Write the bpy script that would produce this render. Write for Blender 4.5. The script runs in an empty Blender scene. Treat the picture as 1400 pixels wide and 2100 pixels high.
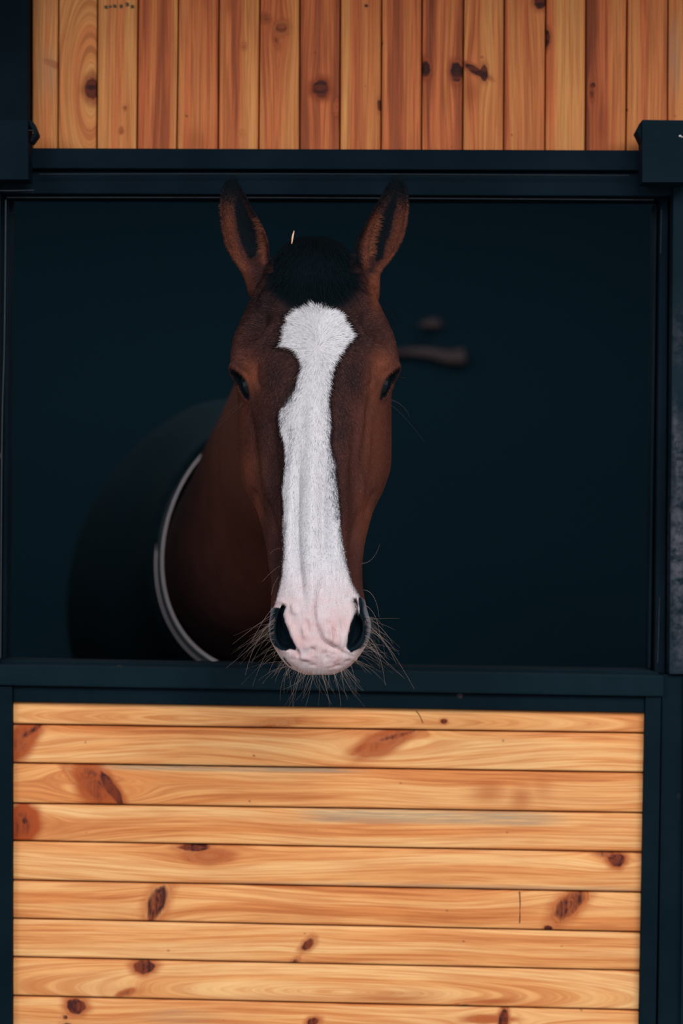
import bpy, bmesh, math, random
import numpy as np
from mathutils import Vector
from mathutils.bvhtree import BVHTree

# ---------------------------------------------------------------- camera, sky, exposure
S = bpy.context.scene
COL = S.collection
D0 = 4.0            # camera to the stable front (metres)
MPP = 0.00075       # metres per photo pixel in the plane of the stable front
CZ = 1.55           # camera height
cam_d = bpy.data.cameras.new('camera'); cam = bpy.data.objects.new('camera', cam_d); COL.objects.link(cam)
cam.location = (0, -D0, CZ); cam.rotation_euler = (math.pi/2, 0, 0)
cam_d.sensor_fit = 'VERTICAL'; cam_d.sensor_height = 36; cam_d.lens = 36*D0/(2100*MPP)
cam_d.clip_start = .05; cam_d.clip_end = 60
cam_d.dof.use_dof = True; cam_d.dof.focus_distance = D0-.33; cam_d.dof.aperture_fstop = 2.8
S.camera = cam
S.view_settings.view_transform = 'Standard'; S.view_settings.look = 'None'
S.view_settings.gamma = 1; S.view_settings.use_curve_mapping = False
S.view_settings.exposure = -0.06
wd = bpy.data.worlds.new('sky'); S.world = wd; wd.use_nodes = True
SKY = wd.node_tree.nodes['Background']
SKY.inputs[0].default_value = (.93, .95, 1.0, 1); SKY.inputs[1].default_value = 1.0
def area(name, loc, target, size, sy, power, color):
    l = bpy.data.lights.new(name, 'AREA'); l.shape = 'RECTANGLE'; l.size = size; l.size_y = sy; l.energy = power; l.color = color
    o = bpy.data.objects.new(name, l); COL.objects.link(o); o.location = loc
    o.rotation_euler = (Vector(target)-Vector(loc)).to_track_quat('-Z', 'Y').to_euler()
    return o
area('bright_sky_gap', (1.7, -4.6, 3.9), (0, 0, 1.2), 3.6, 1.8, 240, (1, .98, .95))
area('left_fill', (-2.6, -4.2, 3.3), (-.1, 0, 1.4), 1.6, 1.4, 70, (.95, .97, 1))  # added fill from the left to brighten the neck
area('stall_fill', (-.3, 1.5, 2.74), (-.3, 1.7, 0), 3.2, 2.4, 20.0, (.95, 1, 1))  # added overhead fill lifting the dark stall and neck; no real fixture
RNG = np.random.RandomState(7); random.seed(7)

# ---------------------------------------------------------------- coordinates and helpers
def W(px, py, y):
    """the point at depth y (0 = stable front, negative = towards the yard) seen at photo coordinates px, py"""
    s = MPP*(D0+y)/D0
    return ((px-700)*s, y, CZ-(py-1050)*s)
def SC(y): return MPP*(D0+y)/D0
def tag(o, label=None, cat=None, group=None, kind=None):
    if label: o['label'] = label
    if cat: o['category'] = cat
    if group: o['group'] = group
    if kind: o['kind'] = kind
    return o
def link(name, me, mat=None, parent=None, smooth=True):
    o = bpy.data.objects.new(name, me); COL.objects.link(o)
    if mat: me.materials.append(mat)
    if parent: o.parent = parent; o.matrix_parent_inverse = parent.matrix_world.inverted()
    if smooth and len(me.polygons): me.polygons.foreach_set('use_smooth', [True]*len(me.polygons))
    return o
def mesh_np(name, v, quads):
    me = bpy.data.meshes.new(name)
    v = np.asarray(v, np.float32); f = np.asarray(quads, np.int32); k = f.shape[1]
    me.vertices.add(len(v)); me.vertices.foreach_set('co', v.ravel())
    me.loops.add(f.size); me.loops.foreach_set('vertex_index', f.ravel())
    me.polygons.add(len(f)); me.polygons.foreach_set('loop_start', np.arange(len(f), dtype=np.int32)*k)
    me.update(calc_edges=True); me.validate()
    return me
def attr(me, name, a):
    at = me.attributes.new(name, 'FLOAT', 'POINT'); at.data.foreach_set('value', np.asarray(a, np.float32))
def empty(name, loc=(0, 0, 0)):
    o = bpy.data.objects.new(name, None); COL.objects.link(o); o.location = loc; o.empty_display_size = .1
    bpy.context.view_layer.update(); return o
def prism(name, pts, y0, y1, mat, parent=None, bevel=.0015):
    """polygon given in photo coordinates on the stable front, extruded in real depth from y0 to y1"""
    bm = bmesh.new()
    P = [((x-700)*MPP, CZ-(z-1050)*MPP) for x, z in pts]
    a = [bm.verts.new((x, y0, z)) for x, z in P]; b = [bm.verts.new((x, y1, z)) for x, z in P]
    bm.faces.new(a); bm.faces.new(b[::-1]); n = len(P)
    for i in range(n): bm.faces.new((a[(i+1) % n], a[i], b[i], b[(i+1) % n]))
    bmesh.ops.recalc_face_normals(bm, faces=bm.faces)
    if bevel: bmesh.ops.bevel(bm, geom=list(bm.edges), offset=bevel, segments=2, affect='EDGES', profile=.6)
    me = bpy.data.meshes.new(name); bm.to_mesh(me); bm.free()
    return link(name, me, mat, parent, smooth=False)
def wbox(name, lo, hi, mat, parent=None):
    bm = bmesh.new(); bmesh.ops.create_cube(bm, size=1)
    for v in bm.verts: v.co = [lo[i]+(v.co[i]+.5)*(hi[i]-lo[i]) for i in range(3)]
    me = bpy.data.meshes.new(name); bm.to_mesh(me); bm.free()
    return link(name, me, mat, parent, smooth=False)
def tubes(name, strands, mat, parent=None, sides=3):
    """many thin hairs: every strand is (points Nx3, radii N)"""
    V = []; F = []; off = 0
    ang = np.arange(sides)*2*np.pi/sides
    for pts, rad in strands:
        pts = np.asarray(pts, float); n = len(pts)
        t = np.gradient(pts, axis=0); t /= np.linalg.norm(t, axis=1)[:, None]+1e-12
        ref = np.array([.31, .9, .2]); a = np.cross(t, ref); a /= np.linalg.norm(a, axis=1)[:, None]+1e-12
        b = np.cross(t, a)
        ring = pts[:, None]+(a[:, None]*np.cos(ang)[None, :, None]+b[:, None]*np.sin(ang)[None, :, None])*np.asarray(rad)[:, None, None]
        V.append(ring.reshape(-1, 3))
        i = np.arange(n-1)[:, None]*sides; j = np.arange(sides)[None]; k = (j+1) % sides
        F.append((np.stack([i+j, i+k, i+sides+k, i+sides+j], -1)+off).reshape(-1, 4)); off += n*sides
    me = mesh_np(name, np.concatenate(V), np.concatenate(F))
    return link(name, me, mat, parent)
def catmull(P, n, closed=False):
    P = np.asarray(P, float); m = len(P)
    t = np.linspace(0, m if closed else m-1, n, endpoint=not closed)
    i = np.floor(t).astype(int)
    if not closed: i = np.clip(i, 0, m-2)
    f = (t-i)[:, None] if P.ndim == 2 else (t-i)[:, None, None]
    g = (lambda k: P[k % m]) if closed else (lambda k: P[np.clip(k, 0, m-1)])
    a, b, c, d = g(i-1), g(i), g(i+1), g(i+2)
    return .5*((2*b)+(-a+c)*f+(2*a-5*b+4*c-d)*f*f+(-a+3*b-3*c+d)*f**3)
def loft(rings, close_ends=True):
    R = np.asarray(rings); n, m = R.shape[:2]
    V = R.reshape(-1, 3); i = np.arange(n-1)[:, None]*m; j = np.arange(m)[None]; k = (j+1) % m
    F = np.stack([i+j, i+k, i+m+k, i+m+j], -1).reshape(-1, 4).tolist()
    V = V.tolist()
    if close_ends:
        for r, flip in ((0, True), (n-1, False)):
            c = len(V); V.append(R[r].mean(0).tolist())
            for q in range(m):
                a, b = r*m+q, r*m+(q+1) % m
                F.append([b, a, c, c] if flip else [a, b, c, c])
    return np.array(V), F
def mesh_py(name, V, F):
    me = bpy.data.meshes.new(name)
    me.from_pydata([tuple(v) for v in V], [], [tuple(dict.fromkeys(f)) for f in F]); me.update(); return me
def poly_sd(px, py, poly):
    """signed distance to a polygon, positive inside"""
    P = np.asarray(poly, float); Q = np.roll(P, -1, 0); d = np.full(px.shape, 1e9); ins = np.zeros(px.shape, bool)
    for (ax, ay), (bx, by) in zip(P, Q):
        ex, ey = bx-ax, by-ay; t = np.clip(((px-ax)*ex+(py-ay)*ey)/(ex*ex+ey*ey+1e-9), 0, 1)
        d = np.minimum(d, np.hypot(px-ax-t*ex, py-ay-t*ey))
        c = ((ay > py) != (by > py)) & (px < ex*(py-ay)/(ey if abs(ey) > 1e-9 else 1e-9)+ax); ins ^= c
    return np.where(ins, d, -d)
def line_d(px, py, line):
    d = np.full(px.shape, 1e9)
    for (ax, ay), (bx, by) in zip(line[:-1], line[1:]):
        ex, ey = bx-ax, by-ay; t = np.clip(((px-ax)*ex+(py-ay)*ey)/(ex*ex+ey*ey+1e-9), 0, 1)
        d = np.minimum(d, np.hypot(px-ax-t*ex, py-ay-t*ey))
    return d
def sstep(x, a, b):
    t = np.clip((x-a)/(b-a), 0, 1); return t*t*(3-2*t)

# ---------------------------------------------------------------- material helpers
class M:
    def __init__(s, name):
        s.m = bpy.data.materials.new(name); s.m.use_nodes = True; s.nt = s.m.node_tree
        s.p = s.nt.nodes['Principled BSDF']
    def n(s, t, **kw):
        nd = s.nt.nodes.new(t)
        for k, v in kw.items(): setattr(nd, k, v)
        return nd
    def put(s, sock, v):
        if isinstance(v, bpy.types.NodeSocket): s.nt.links.new(v, sock)
        elif v is not None: sock.default_value = v if not isinstance(v, tuple) or len(v) != 3 or sock.type != 'RGBA' else (*v, 1)
    def math(s, op, a, b=None, c=None, clamp=False):
        nd = s.n('ShaderNodeMath', operation=op, use_clamp=clamp)
        for i, v in enumerate((a, b, c)):
            if v is not None: s.put(nd.inputs[i], v)
        return nd.outputs[0]
    def attr(s, name): return s.n('ShaderNodeAttribute', attribute_name=name).outputs['Fac']
    def xyz(s, x, y, z):
        nd = s.n('ShaderNodeCombineXYZ')
        for i, v in enumerate((x, y, z)): s.put(nd.inputs[i], v)
        return nd.outputs[0]
    def noise(s, vec, scale, detail=2, rough=.5, dist=0):
        nd = s.n('ShaderNodeTexNoise'); s.put(nd.inputs['Vector'], vec); nd.inputs['Scale'].default_value = scale
        nd.inputs['Detail'].default_value = detail; nd.inputs['Roughness'].default_value = rough; nd.inputs['Distortion'].default_value = dist
        return nd.outputs['Fac']
    def mix(s, f, a, b, mode='MIX'):
        nd = s.n('ShaderNodeMix', data_type='RGBA', blend_type=mode)
        s.put(nd.inputs[0], f); s.put(nd.inputs[6], a); s.put(nd.inputs[7], b); return nd.outputs[2]
    def step(s, v, a, b, smooth=True):
        nd = s.n('ShaderNodeMapRange', interpolation_type='SMOOTHSTEP' if smooth else 'LINEAR', clamp=True)
        s.put(nd.inputs[0], v); s.put(nd.inputs[1], a); s.put(nd.inputs[2], b); return nd.outputs[0]
    def ramp(s, f, stops):
        nd = s.n('ShaderNodeValToRGB'); s.put(nd.inputs[0], f); e = nd.color_ramp.elements
        while len(e) < len(stops): e.new(.5)
        for q, (pos, c) in zip(e, stops): q.position = pos; q.color = (*c, 1)
        return nd.outputs[0]
    def pos(s): return s.n('ShaderNodeTexCoord').outputs['Object']
    def bump(s, h, strength, dist):
        nd = s.n('ShaderNodeBump'); nd.inputs['Strength'].default_value = strength; nd.inputs['Distance'].default_value = dist
        s.put(nd.inputs['Height'], h); s.put(s.p.inputs['Normal'], nd.outputs[0])
    def fin(s, col, rough=.6, spec=.3, **kw):
        s.put(s.p.inputs['Base Color'], col); s.put(s.p.inputs['Roughness'], rough); s.put(s.p.inputs['Specular IOR Level'], spec)
        for k, v in kw.items(): s.put(s.p.inputs[k], v)
        return s.m
def plain(name, col, rough=.6, spec=.3, var=.15, scale=30):
    m = M(name); n = m.noise(m.pos(), scale, 3)
    lo = tuple(c*(1-var) for c in col); hi = tuple(c*(1+var) for c in col)
    return m.fin(m.mix(n, lo, hi), rough, spec)

# painted steel of the frames: dark blue green, dusty, with chips
def paint(name, base, dust=.25, chips=True, spec=.05, scuff=False):
    m = M(name); p = m.pos()
    big = m.noise(p, 5, 4, .6); fine = m.noise(p, 90, 3, .6)
    c = m.mix(m.step(big, .35, .75), tuple(b*.85 for b in base), tuple(b*1.25+.001 for b in base))
    d = m.math('MULTIPLY', m.step(fine, .55, .85), dust)
    c = m.mix(d, c, (.030, .036, .044))
    if chips:
        v = m.n('ShaderNodeTexVoronoi'); m.put(v.inputs['Vector'], p); v.inputs['Scale'].default_value = 15
        thin = m.step(m.noise(p, 9, 1), .50, .62)
        sp = m.math('MULTIPLY', m.math('SUBTRACT', 1.0, m.step(v.outputs['Distance'], .05, .10)), thin)
        c = m.mix(m.math('MULTIPLY', sp, .7), c, (.19, .13, .12))
    if scuff:
        a = m.attr('scuff'); k = m.step(m.noise(m.n('ShaderNodeVectorMath', operation='MULTIPLY').outputs[0], 1), .4, .7) if False else m.step(fine, .3, .7)
        c = m.mix(m.math('MULTIPLY', a, k), c, (.10, .095, .12))
    m.bump(fine, .15, .001)
    return m.fin(c, .75, spec)
PAINT = paint('dark_teal_paint', (.0013, .0070, .0120), dust=.04)
PAINT_TOP = paint('dark_teal_paint_upper', (.0016, .0070, .0128), dust=.02, chips=False)
PAINT_SILL = paint('dark_teal_paint_sill', (.0024, .0098, .0150), dust=.06)
PALE = plain('painted_highlight_pale', (.020, .026, .034), .5, .3, .6, 60)  # pale strips along steel edges, painting in their highlight lines
INSIDE = plain('dark_interior_paint', (.010, .036, .058), .9, .02, .05, 3)

# ---------------------------------------------------------------- wood boards
def wood_material(name, lights, darks, knotc, fq=.22):
    m = M(name); ph = m.attr('phase'); u = m.attr('along'); k = m.attr('knot'); tone = m.attr('tone'); gr = m.attr('grey'); sd = m.attr('seed')
    halo = m.attr('halo')
    vec = m.xyz(m.math('MULTIPLY', ph, fq), m.math('MULTIPLY', u, .0035), sd)
    fine = m.noise(vec, 1.0, 3, .65)
    vec2 = m.xyz(m.math('MULTIPLY', ph, .045), m.math('MULTIPLY', u, .0016), m.math('ADD', sd, 9.3))
    big = m.noise(vec2, 1.0, 2, .5)
    vec3 = m.xyz(m.math('MULTIPLY', ph, .55), m.math('MULTIPLY', u, .010), sd)
    vfine = m.noise(vec3, 1.0, 2, .6)
    lines = m.step(fine, .42, .64); bands = m.step(big, .36, .66)
    # light sapwood <-> red heartwood
    t = m.math('ADD', m.math('MULTIPLY', tone, .75), m.math('MULTIPLY', bands, .42))
    base = m.ramp(t, lights)
    c = m.mix(m.math('MULTIPLY', lines, .68), base, m.ramp(t, darks))
    c = m.mix(m.math('MULTIPLY', m.step(vfine, .35, .70), .36), c, m.ramp(t, darks))
    blot = m.noise(m.xyz(m.math('MULTIPLY', ph, .02), m.math('MULTIPLY', u, .006), sd), 1, 3)
    c = m.mix(m.math('MULTIPLY', m.step(blot, .35, .7), .22), c, m.mix(.5, c, (.28, .07, .025)))
    fl = m.n('ShaderNodeTexVoronoi'); m.put(fl.inputs['Vector'], m.xyz(m.math('MULTIPLY', ph, .03), m.math('MULTIPLY', u, .022), sd)); fl.inputs['Scale'].default_value = 1
    fk = m.math('MULTIPLY', m.math('SUBTRACT', 1.0, m.step(fl.outputs['Distance'], .03, .09)), m.step(blot, .5, .6))
    c = m.mix(m.math('MULTIPLY', fk, .6), c, (.12, .03, .018))
    c = m.mix(m.math('MULTIPLY', halo, .92), c, knotc[0])
    kn = m.noise(m.xyz(m.math('MULTIPLY', ph, .12), m.math('MULTIPLY', u, .05), sd), 1, 3)
    kn2 = m.noise(m.xyz(m.math('MULTIPLY', ph, .05), m.math('MULTIPLY', u, .09), sd), 1, 3, .6)
    kcol = m.mix(m.step(kn2, .42, .62), m.mix(.6, knotc[0], knotc[1]), knotc[1])
    c = m.mix(m.step(m.math('ADD', k, m.math('MULTIPLY', m.math('SUBTRACT', kn2, .5), .9)), .25, 1.0), c, kcol)
    c = m.mix(m.math('MULTIPLY', gr, m.math('ADD', .35, m.math('MULTIPLY', m.step(vfine, .35, .6), .5))), c, (.25, .21, .15))
    m.bump(m.math('ADD', fine, m.math('MULTIPLY', vfine, .5)), .18, .0015)
    return m.fin(c, .6, .12)
WOOD_DOOR = wood_material('honey_pine', [(0, (.80, .50, .225)), (.45, (.73, .355, .128)), (.8, (.62, .21, .058)), (1, (.45, .12, .035))],
                          [(0, (.60, .24, .075)), (.5, (.46, .13, .035)), (1, (.24, .05, .016))], ((.32, .058, .014), (.045, .010, .009)))
WOOD_WALL = wood_material('red_pine', [(0, (.67, .31, .100)), (.35, (.63, .225, .070)), (.65, (.58, .148, .050)), (1, (.22, .052, .020))],
                          [(0, (.42, .15, .045)), (.5, (.28, .075, .025)), (1, (.12, .028, .014))], ((.22, .042, .014), (.030, .008, .008)), .27)
GROOVE = plain('groove_shadow_wood', (.05, .018, .010), .9, .05)

def boards(name, planks, horiz, y0, mat, parent=None, step=2.6, gap=1.2, cham=2.6, rec=.003):
    """planks: dicts u0,u1, a0,a1 (across start at both ends), b0,b1 (across end at both ends), tone, knots ... in photo pixels"""
    VV = []; FF = []; A = {k: [] for k in ('phase', 'along', 'knot', 'tone', 'grey', 'seed', 'halo')}; off = 0
    for idx, p in enumerate(planks):
        L = p['u1']-p['u0']; nu = max(8, int(L/step)); Wd = abs(p['b0']-p['a0'])-2*gap
        inner = np.linspace(cham, Wd-cham, max(6, int((Wd-2*cham)/step)))
        v = np.concatenate([[0, 0], [cham*.35], inner, [Wd-cham*.35], [Wd, Wd]]); nv = len(v)
        yo = np.concatenate([[.016, rec], [rec*.35], np.zeros(len(inner)), [rec*.35], [rec, .016]])
        tt = np.linspace(0, 1, nu)[:, None]; vv = v[None, :]/Wd
        a = p['a0']+(p['a1']-p['a0'])*tt+gap; b = p['b0']+(p['b1']-p['b0'])*tt-gap
        ac = a+(b-a)*vv; u = p['u0']+L*tt+0*ac
        if not horiz and 'ua' in p: pass
        X, Z = (u, ac) if horiz else (ac, u)
        Y = y0+np.repeat(yo[None], nu, 0)
        # slightly crowned face
        Y = Y-.0012*np.sin(np.pi*vv)
        VV.append(np.stack([(X-700)*MPP, Y, CZ-(Z-1050)*MPP], -1).reshape(-1, 3))
        i = np.arange(nu-1)[:, None]*nv; j = np.arange(nv-1)[None]
        q = np.stack([i+j, i+j+1, i+nv+j+1, i+nv+j], -1)
        if not horiz: q = q[..., ::-1]
        FF.append((q+off).reshape(-1, 4)); off += nu*nv
        seed = idx*3.71+p.get('seed', 0)
        mid = (p['a0']+p['b0'])/2
        # phase: distance across, bent by knots and swirls
        r = np.random.RandomState(idx*13+5); f1, f2, p1, p2 = r.uniform(.004, .009), r.uniform(.012, .02), r.uniform(0, 6), r.uniform(0, 6)
        base_ac = p['a0']+(p['b0']-p['a0'])*vv+0*u       # across coordinate straightened
        wob = (np.sin(u*f1+p1)*5+np.sin(u*f2+p2)*1.5)*(1 if horiz else .35)
        ph = base_ac-mid+wob
        if 'cath' in p:
            for (cu, cv, ku, lu) in p['cath']:      # cathedral figure
                ph = np.where(True, np.hypot(base_ac-mid-cv, (u-cu)*ku)*lu, ph)
        knot = np.zeros_like(u); halo = np.zeros_like(u); grey = np.zeros_like(u); tone = np.full_like(u, p.get('tone', .35))
        for (tu, tv, ext, dt) in p.get('bands', []):   # lengthwise tonal band at relative across pos
            tone = tone+dt*np.exp(-((vv-tv)/ext)**2)*np.ones_like(u)
        for kk in p.get('knots', []):
            ku, kv, ra, rb, ang, strength = kk[:6]; hs = kk[6] if len(kk) > 6 else 1
            du, dv = u-ku, ac-kv; c, s_ = math.cos(ang), math.sin(ang)
            e1, e2 = (du*c+dv*s_)/(ra*1.15), (-du*s_+dv*c)/(rb*1.18)
            rr = np.sqrt(e1*e1+e2*e2)+1e-6
            jag = 1+.05*np.sin(3*np.arctan2(e2, e1)+ku)+.04*np.sin(7*np.arctan2(e2, e1)+kv)
            rr = rr/jag
            R = max(rb, ra*.6)
            dd = (du*(.30 if True else 1))**2+dv**2
            ph = ph-np.sign(dv+.01)*np.abs(dv)*np.clip(R*R*1.0/(dd+R*R*1.1), 0, .95)
            ph = np.where(rr < 1.0, rr*R*1.4, ph)
            knot = np.maximum(knot, strength*(1-sstep(rr, .55, 1.12)))
            halo = np.maximum(halo, hs*(1-sstep(rr, .9, 1.75)))
        for (g0, g1, ga, gb, gs) in p.get('greys', []):
            w = sstep(u, g0-60, g0+40)*(1-sstep(u, g1-60, g1+60))*(1-sstep(np.abs(vv-(ga+gb)/2), (gb-ga)*.35, (gb-ga)*.75))
            grey = np.maximum(grey, gs*w)
        for (h0, hx, hr, hv, hs) in p.get('red', []):
            halo = np.maximum(halo, hs*np.exp(-((u-h0)/hx)**2-((ac-hv)/hr)**2))
        for k_, val in zip(A, (ph, u, knot, tone, grey, np.full_like(u, seed), halo)): A[k_].append((val*np.ones_like(ac)).ravel())
    me = mesh_np(name, np.concatenate(VV), np.concatenate(FF))
    for k_, val in A.items(): attr(me, k_, np.concatenate(val))
    return link(name, me, mat, parent)

# upper wall of vertical boards
xs0 = [65, 121, 201, 285, 368, 450, 534, 615, 699, 783, 866, 952, 1035, 1120, 1202, 1287, 1371, 1454]
xs1 = [65, 118, 198, 280, 362, 447, 530, 614, 696, 781, 864, 948, 1032, 1117, 1200, 1283, 1368, 1450]
H = math.pi/2
up = [
 dict(tone=.12, knots=[(132, 112, 16, 5, 1.2, .35, .5)], greys=[(0, 40, 0, 1, .25), (110, 190, .2, .9, .35)]),
 dict(tone=.02, cath=[(182, 22, .28, 1.0)], knots=[(182, 188, 23, 14, 0, 1.3, .8)]),
 dict(tone=.0, bands=[(0, .35, .3, .18)], knots=[(222, 257, 5, 4, 0, .7, .4), (268, 249, 6, 4, 0, .5, .6)], greys=[]),
 dict(tone=.62, bands=[(0, .95, .08, -.5)]),
 dict(tone=.60, bands=[(0, .1, .12, -.6)], knots=[(238, 382, 3, 3, 0, 1, .5)], red=[(292, 30, 18, 405, .5)]),
 dict(tone=.62, bands=[(0, .85, .22, -.6)], knots=[(95, 500, 7, 6, 0, .45, .3), (275, 495, 7, 6, 0, .4, .2)], red=[(10, 25, 10, 470, .5)]),
 dict(tone=.42, bands=[(0, .7, .3, -.15)], knots=[(58, 577, 13, 14, .4, .62, .5), (38, 545, 10, 8, .8, .5, .6), (82, 566, 16, 5, .3, .5, .5)]),
 dict(tone=.66, knots=[(182, 657, 18, 16, 0, 1.35, 1.0), (220, 690, 16, 5, 0, .3, .6)]),
 dict(tone=.48, bands=[(0, .08, .14, -.6)], knots=[(216, 778, 12, 5, 0, 1.1, .4), (12, 751, 4, 4, 0, 1, .2)]),
 dict(tone=.60, knots=[(88, 782, 4, 3, 0, .8, .2)]),
 dict(tone=.55, bands=[(0, .25, .18, .25)], knots=[(142, 873, 18, 9, 0, 1.0, .9), (148, 937, 20, 14, .1, 1.25, .8)], red=[(200, 45, 8, 913, .4)]),
 dict(tone=.22, bands=[(0, .8, .35, -.28)], knots=[(150, 992, 17, 8, 0, 1.4, .5), (145, 975, 26, 7, 1.05, 1.25, .8)], red=[(190, 30, 14, 965, .6)]),
 dict(tone=.55, bands=[(0, .3, .2, -.25)], knots=[(4, 1107, 14, 13, .5, 1.2, .6)]),
 dict(tone=.10, bands=[(0, .1, .15, .35), (0, .7, .25, -.25)], knots=[(78, 1121, 18, 6, 0, 1.3, .8)]),
 dict(tone=.85, bands=[(0, .85, .22, -.9)], knots=[(175, 1215, 6, 6, 0, 1.1, .5), (190, 1213, 14, 5, 0, .7, .9)], red=[(250, 70, 16, 1232, .8)]),
 dict(tone=.45, bands=[(0, .25, .12, -.3)], knots=[(225, 1284, 4, 3, 0, 1, .2)]),
 dict(tone=.5, bands=[(0, .15, .2, -.3)], greys=[(60, 180, .0, .3, .5)]),
]
pl = []
for i, d in enumerate(up):
    q = dict(u0=-160, u1=330, a0=xs0[i], a1=xs1[i], b0=xs0[i+1], b1=xs1[i+1]); q.update(d); pl.append(q)
x = 1454
while x < 3300:                       # the wall carries on beyond the picture
    pl.append(dict(u0=-160, u1=330, a0=x, a1=x-2, b0=x+84, b1=x+82, tone=random.uniform(.1, .6))); x += 84
fw = boards('wall_front', pl, False, 0.0, WOOD_WALL, step=2.6)
tag(fw, 'upper stable wall of upright reddish pine boards above the opening', 'wall', kind='structure')
bk = prism('groove_backing', [(60, -160), (3300, -160), (3300, 330), (60, 330)], .010, .05, GROOVE, fw, bevel=0)
# faint worn pencil marks on the third board (not legible in the photo)
SM = plain('faded_ink', (.10, .085, .06), .8, .1, .5, 300)
marks = []
for cx_, cy_, h_ in ((216, 15, 6), (225, 14, 4), (234, 13, 6), (247, 13, 7), (260, 9, 8), (270, 14, 5)):
    for q in range(3):
        a = W(cx_+q*2-2, cy_-h_/2+random.uniform(-1, 1), -.0018); b = W(cx_+q*2-1, cy_+h_/2+random.uniform(-1, 1), -.0018)
        marks.append((catmull([a, ((a[0]+b[0])/2+.0008, a[1], (a[2]+b[2])/2), b], 6), np.full(6, .0009)))
tubes('faded_ink_mark', marks, SM, fw)

# lower half door -------------------------------------------------
def lerp(a, b, t): return a+(b-a)*t
LY = [1434, 1482, 1561, 1643, 1719.5, 1799.5, 1877.5, 1956, 2035, 2113, 2190]
RY = [1456.5, 1500.5, 1581, 1663, 1743.5, 1825, 1906, 1984.5, 2065, 2145, 2224]
XL, XR = 33, 1313
LY2 = [y+(RY[i]-y)*(-13/1280) for i, y in enumerate(LY)]
lo = [
 dict(tone=.42, cath=[(560, 4, .05, 1.0)], knots=[(908, 1476, 7, 5, 0, 1.2, .4), (545, 1488, 55, 8, -.2, .2, .55)]),
 dict(tone=.16, bands=[(0, .08, .12, .45)], knots=[(46, 1516, 45, 20, -.85, .45, 1.0), (72, 1494, 28, 6, -.6, .9, .6), (788, 1516, 52, 17, -.45, .35, .9), (815, 1505, 40, 5, -.25, .7, .5), (740, 1530, 20, 6, -.6, .4, .7)]),
 dict(tone=.40, greys=[(240, 720, -.04, .10, .95)], knots=[(198, 1605, 46, 24, .95, .55, 1.0), (232, 1612, 42, 11, 1.0, 1.1, .8), (162, 1590, 30, 10, .7, .35, .6)], red=[(1000, 34, 22, 1620, .6), (1065, 24, 26, 1632, .6), (1110, 22, 25, 1612, .35)]),
 dict(tone=.10, bands=[(0, .62, .22, .30)], greys=[(640, 1130, .02, .34, .85)], knots=[(52, 1685, 24, 31, .2, .5, 1.2), (55, 1678, 5, 7, 0, 1.2, .4), (36, 1695, 12, 22, .1, .6, .8)]),
 dict(tone=.22, greys=[(700, 1300, .9, 1.05, .6), (480, 720, .93, 1.04, .5)], knots=[(400, 1733, 34, 7, 0, 1.3, .6), (430, 1750, 38, 12, 0, .15, .8), (1260, 1758, 17, 13, 0, 1.5, .9), (1245, 1748, 30, 7, .2, .7, .6)]),
 dict(tone=.42, knots=[(326, 1843, 40, 19, -1.15, .85, .5), (316, 1870, 26, 7, -1.3, .8, .7), (1163, 1850, 42, 20, -.72, .85, .6), (1120, 1897, 9, 6, 0, 1.1, .5)]),
 dict(tone=.20, knots=[(632, 1930, 17, 9, -.75, 1.0, .7), (604, 1968, 12, 6, -.9, .7, .7)]),
 dict(tone=.16, cath=[(700, 16, .085, 1.0)], knots=[(298, 1976, 22, 13, 0, 1.5, .8), (262, 2028, 16, 5, -.3, .5, .9), (952, 2058, 13, 5, .1, 1.3, .6)], red=[(800, 90, 8, 2040, .7), (1010, 60, 7, 2046, .75), (830, 60, 6, 2030, .5), (560, 200, 6, 2038, .4), (270, 30, 7, 2024, .5)]),
 dict(tone=.30, knots=[(160, 2056, 20, 15, .2, 1.4, .8), (138, 2078, 6, 5, 0, .9, .4), (145, 2094, 14, 4, .2, .9, .4), (642, 2088, 14, 9, -.4, 1.1, .7), (1030, 2082, 10, 20, .1, 1.3, .8), (1000, 2082, 40, 6, 0, .25, .8)], greys=[(320, 420, .25, .6, .35)]),
 dict(tone=.3),
]
pl = []
for i, d in enumerate(lo):
    q = dict(u0=XL-8, u1=1322, a0=LY[i], a1=RY[i]+.1, b0=LY[i+1], b1=RY[i+1]+.1); q.update(d); pl.append(q)
door = tag(empty('door_1', W(700, 3000, 0)), 'lower half of the stable door with level honey coloured pine boards', 'door', kind='structure')
bp = boards('board_panel', pl, True, -.030, WOOD_DOOR, door, step=2.6, gap=1.3, cham=2.8, rec=.004)
prism('groove_backing', [(XL-6, 1425), (1322, 1448), (1322, 2230), (XL-6, 2205)], -.018, .012, GROOVE, door, bevel=0)
# short saw cut across the sixth board
tubes('saw_cut', [(catmull([W(1065, 1828, -.0308), W(1066, 1860, -.0308), W(1065, 1893, -.0308)], 8), np.full(8, .0009))], GROOVE, door)
tubes('saw_cut', [(catmull([W(853, 1458, -.0312), W(860, 1467, -.0312), W(867, 1483, -.0312)], 8), np.full(8, .0006))], GROOVE, door)
# frame of the half door
prism('top_rail', [(34, 1402), (1315, 1424.5), (1315, 1457), (34, 1435)], -.040, .015, PAINT, door)
prism('side_rail', [(1, 1403), (33, 1403.5), (33, 2230), (1, 2230)], -.046, .015, PAINT, door)
prism('side_rail', [(1316, 1423), (1348, 1424), (1335, 2230), (1301, 2230)], -.046, .015, PAINT, door)
prism('bottom_rail', [(1, 2180), (1338, 2212), (1338, 3080), (1, 3080)], -.042, .015, PAINT, door)
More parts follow.
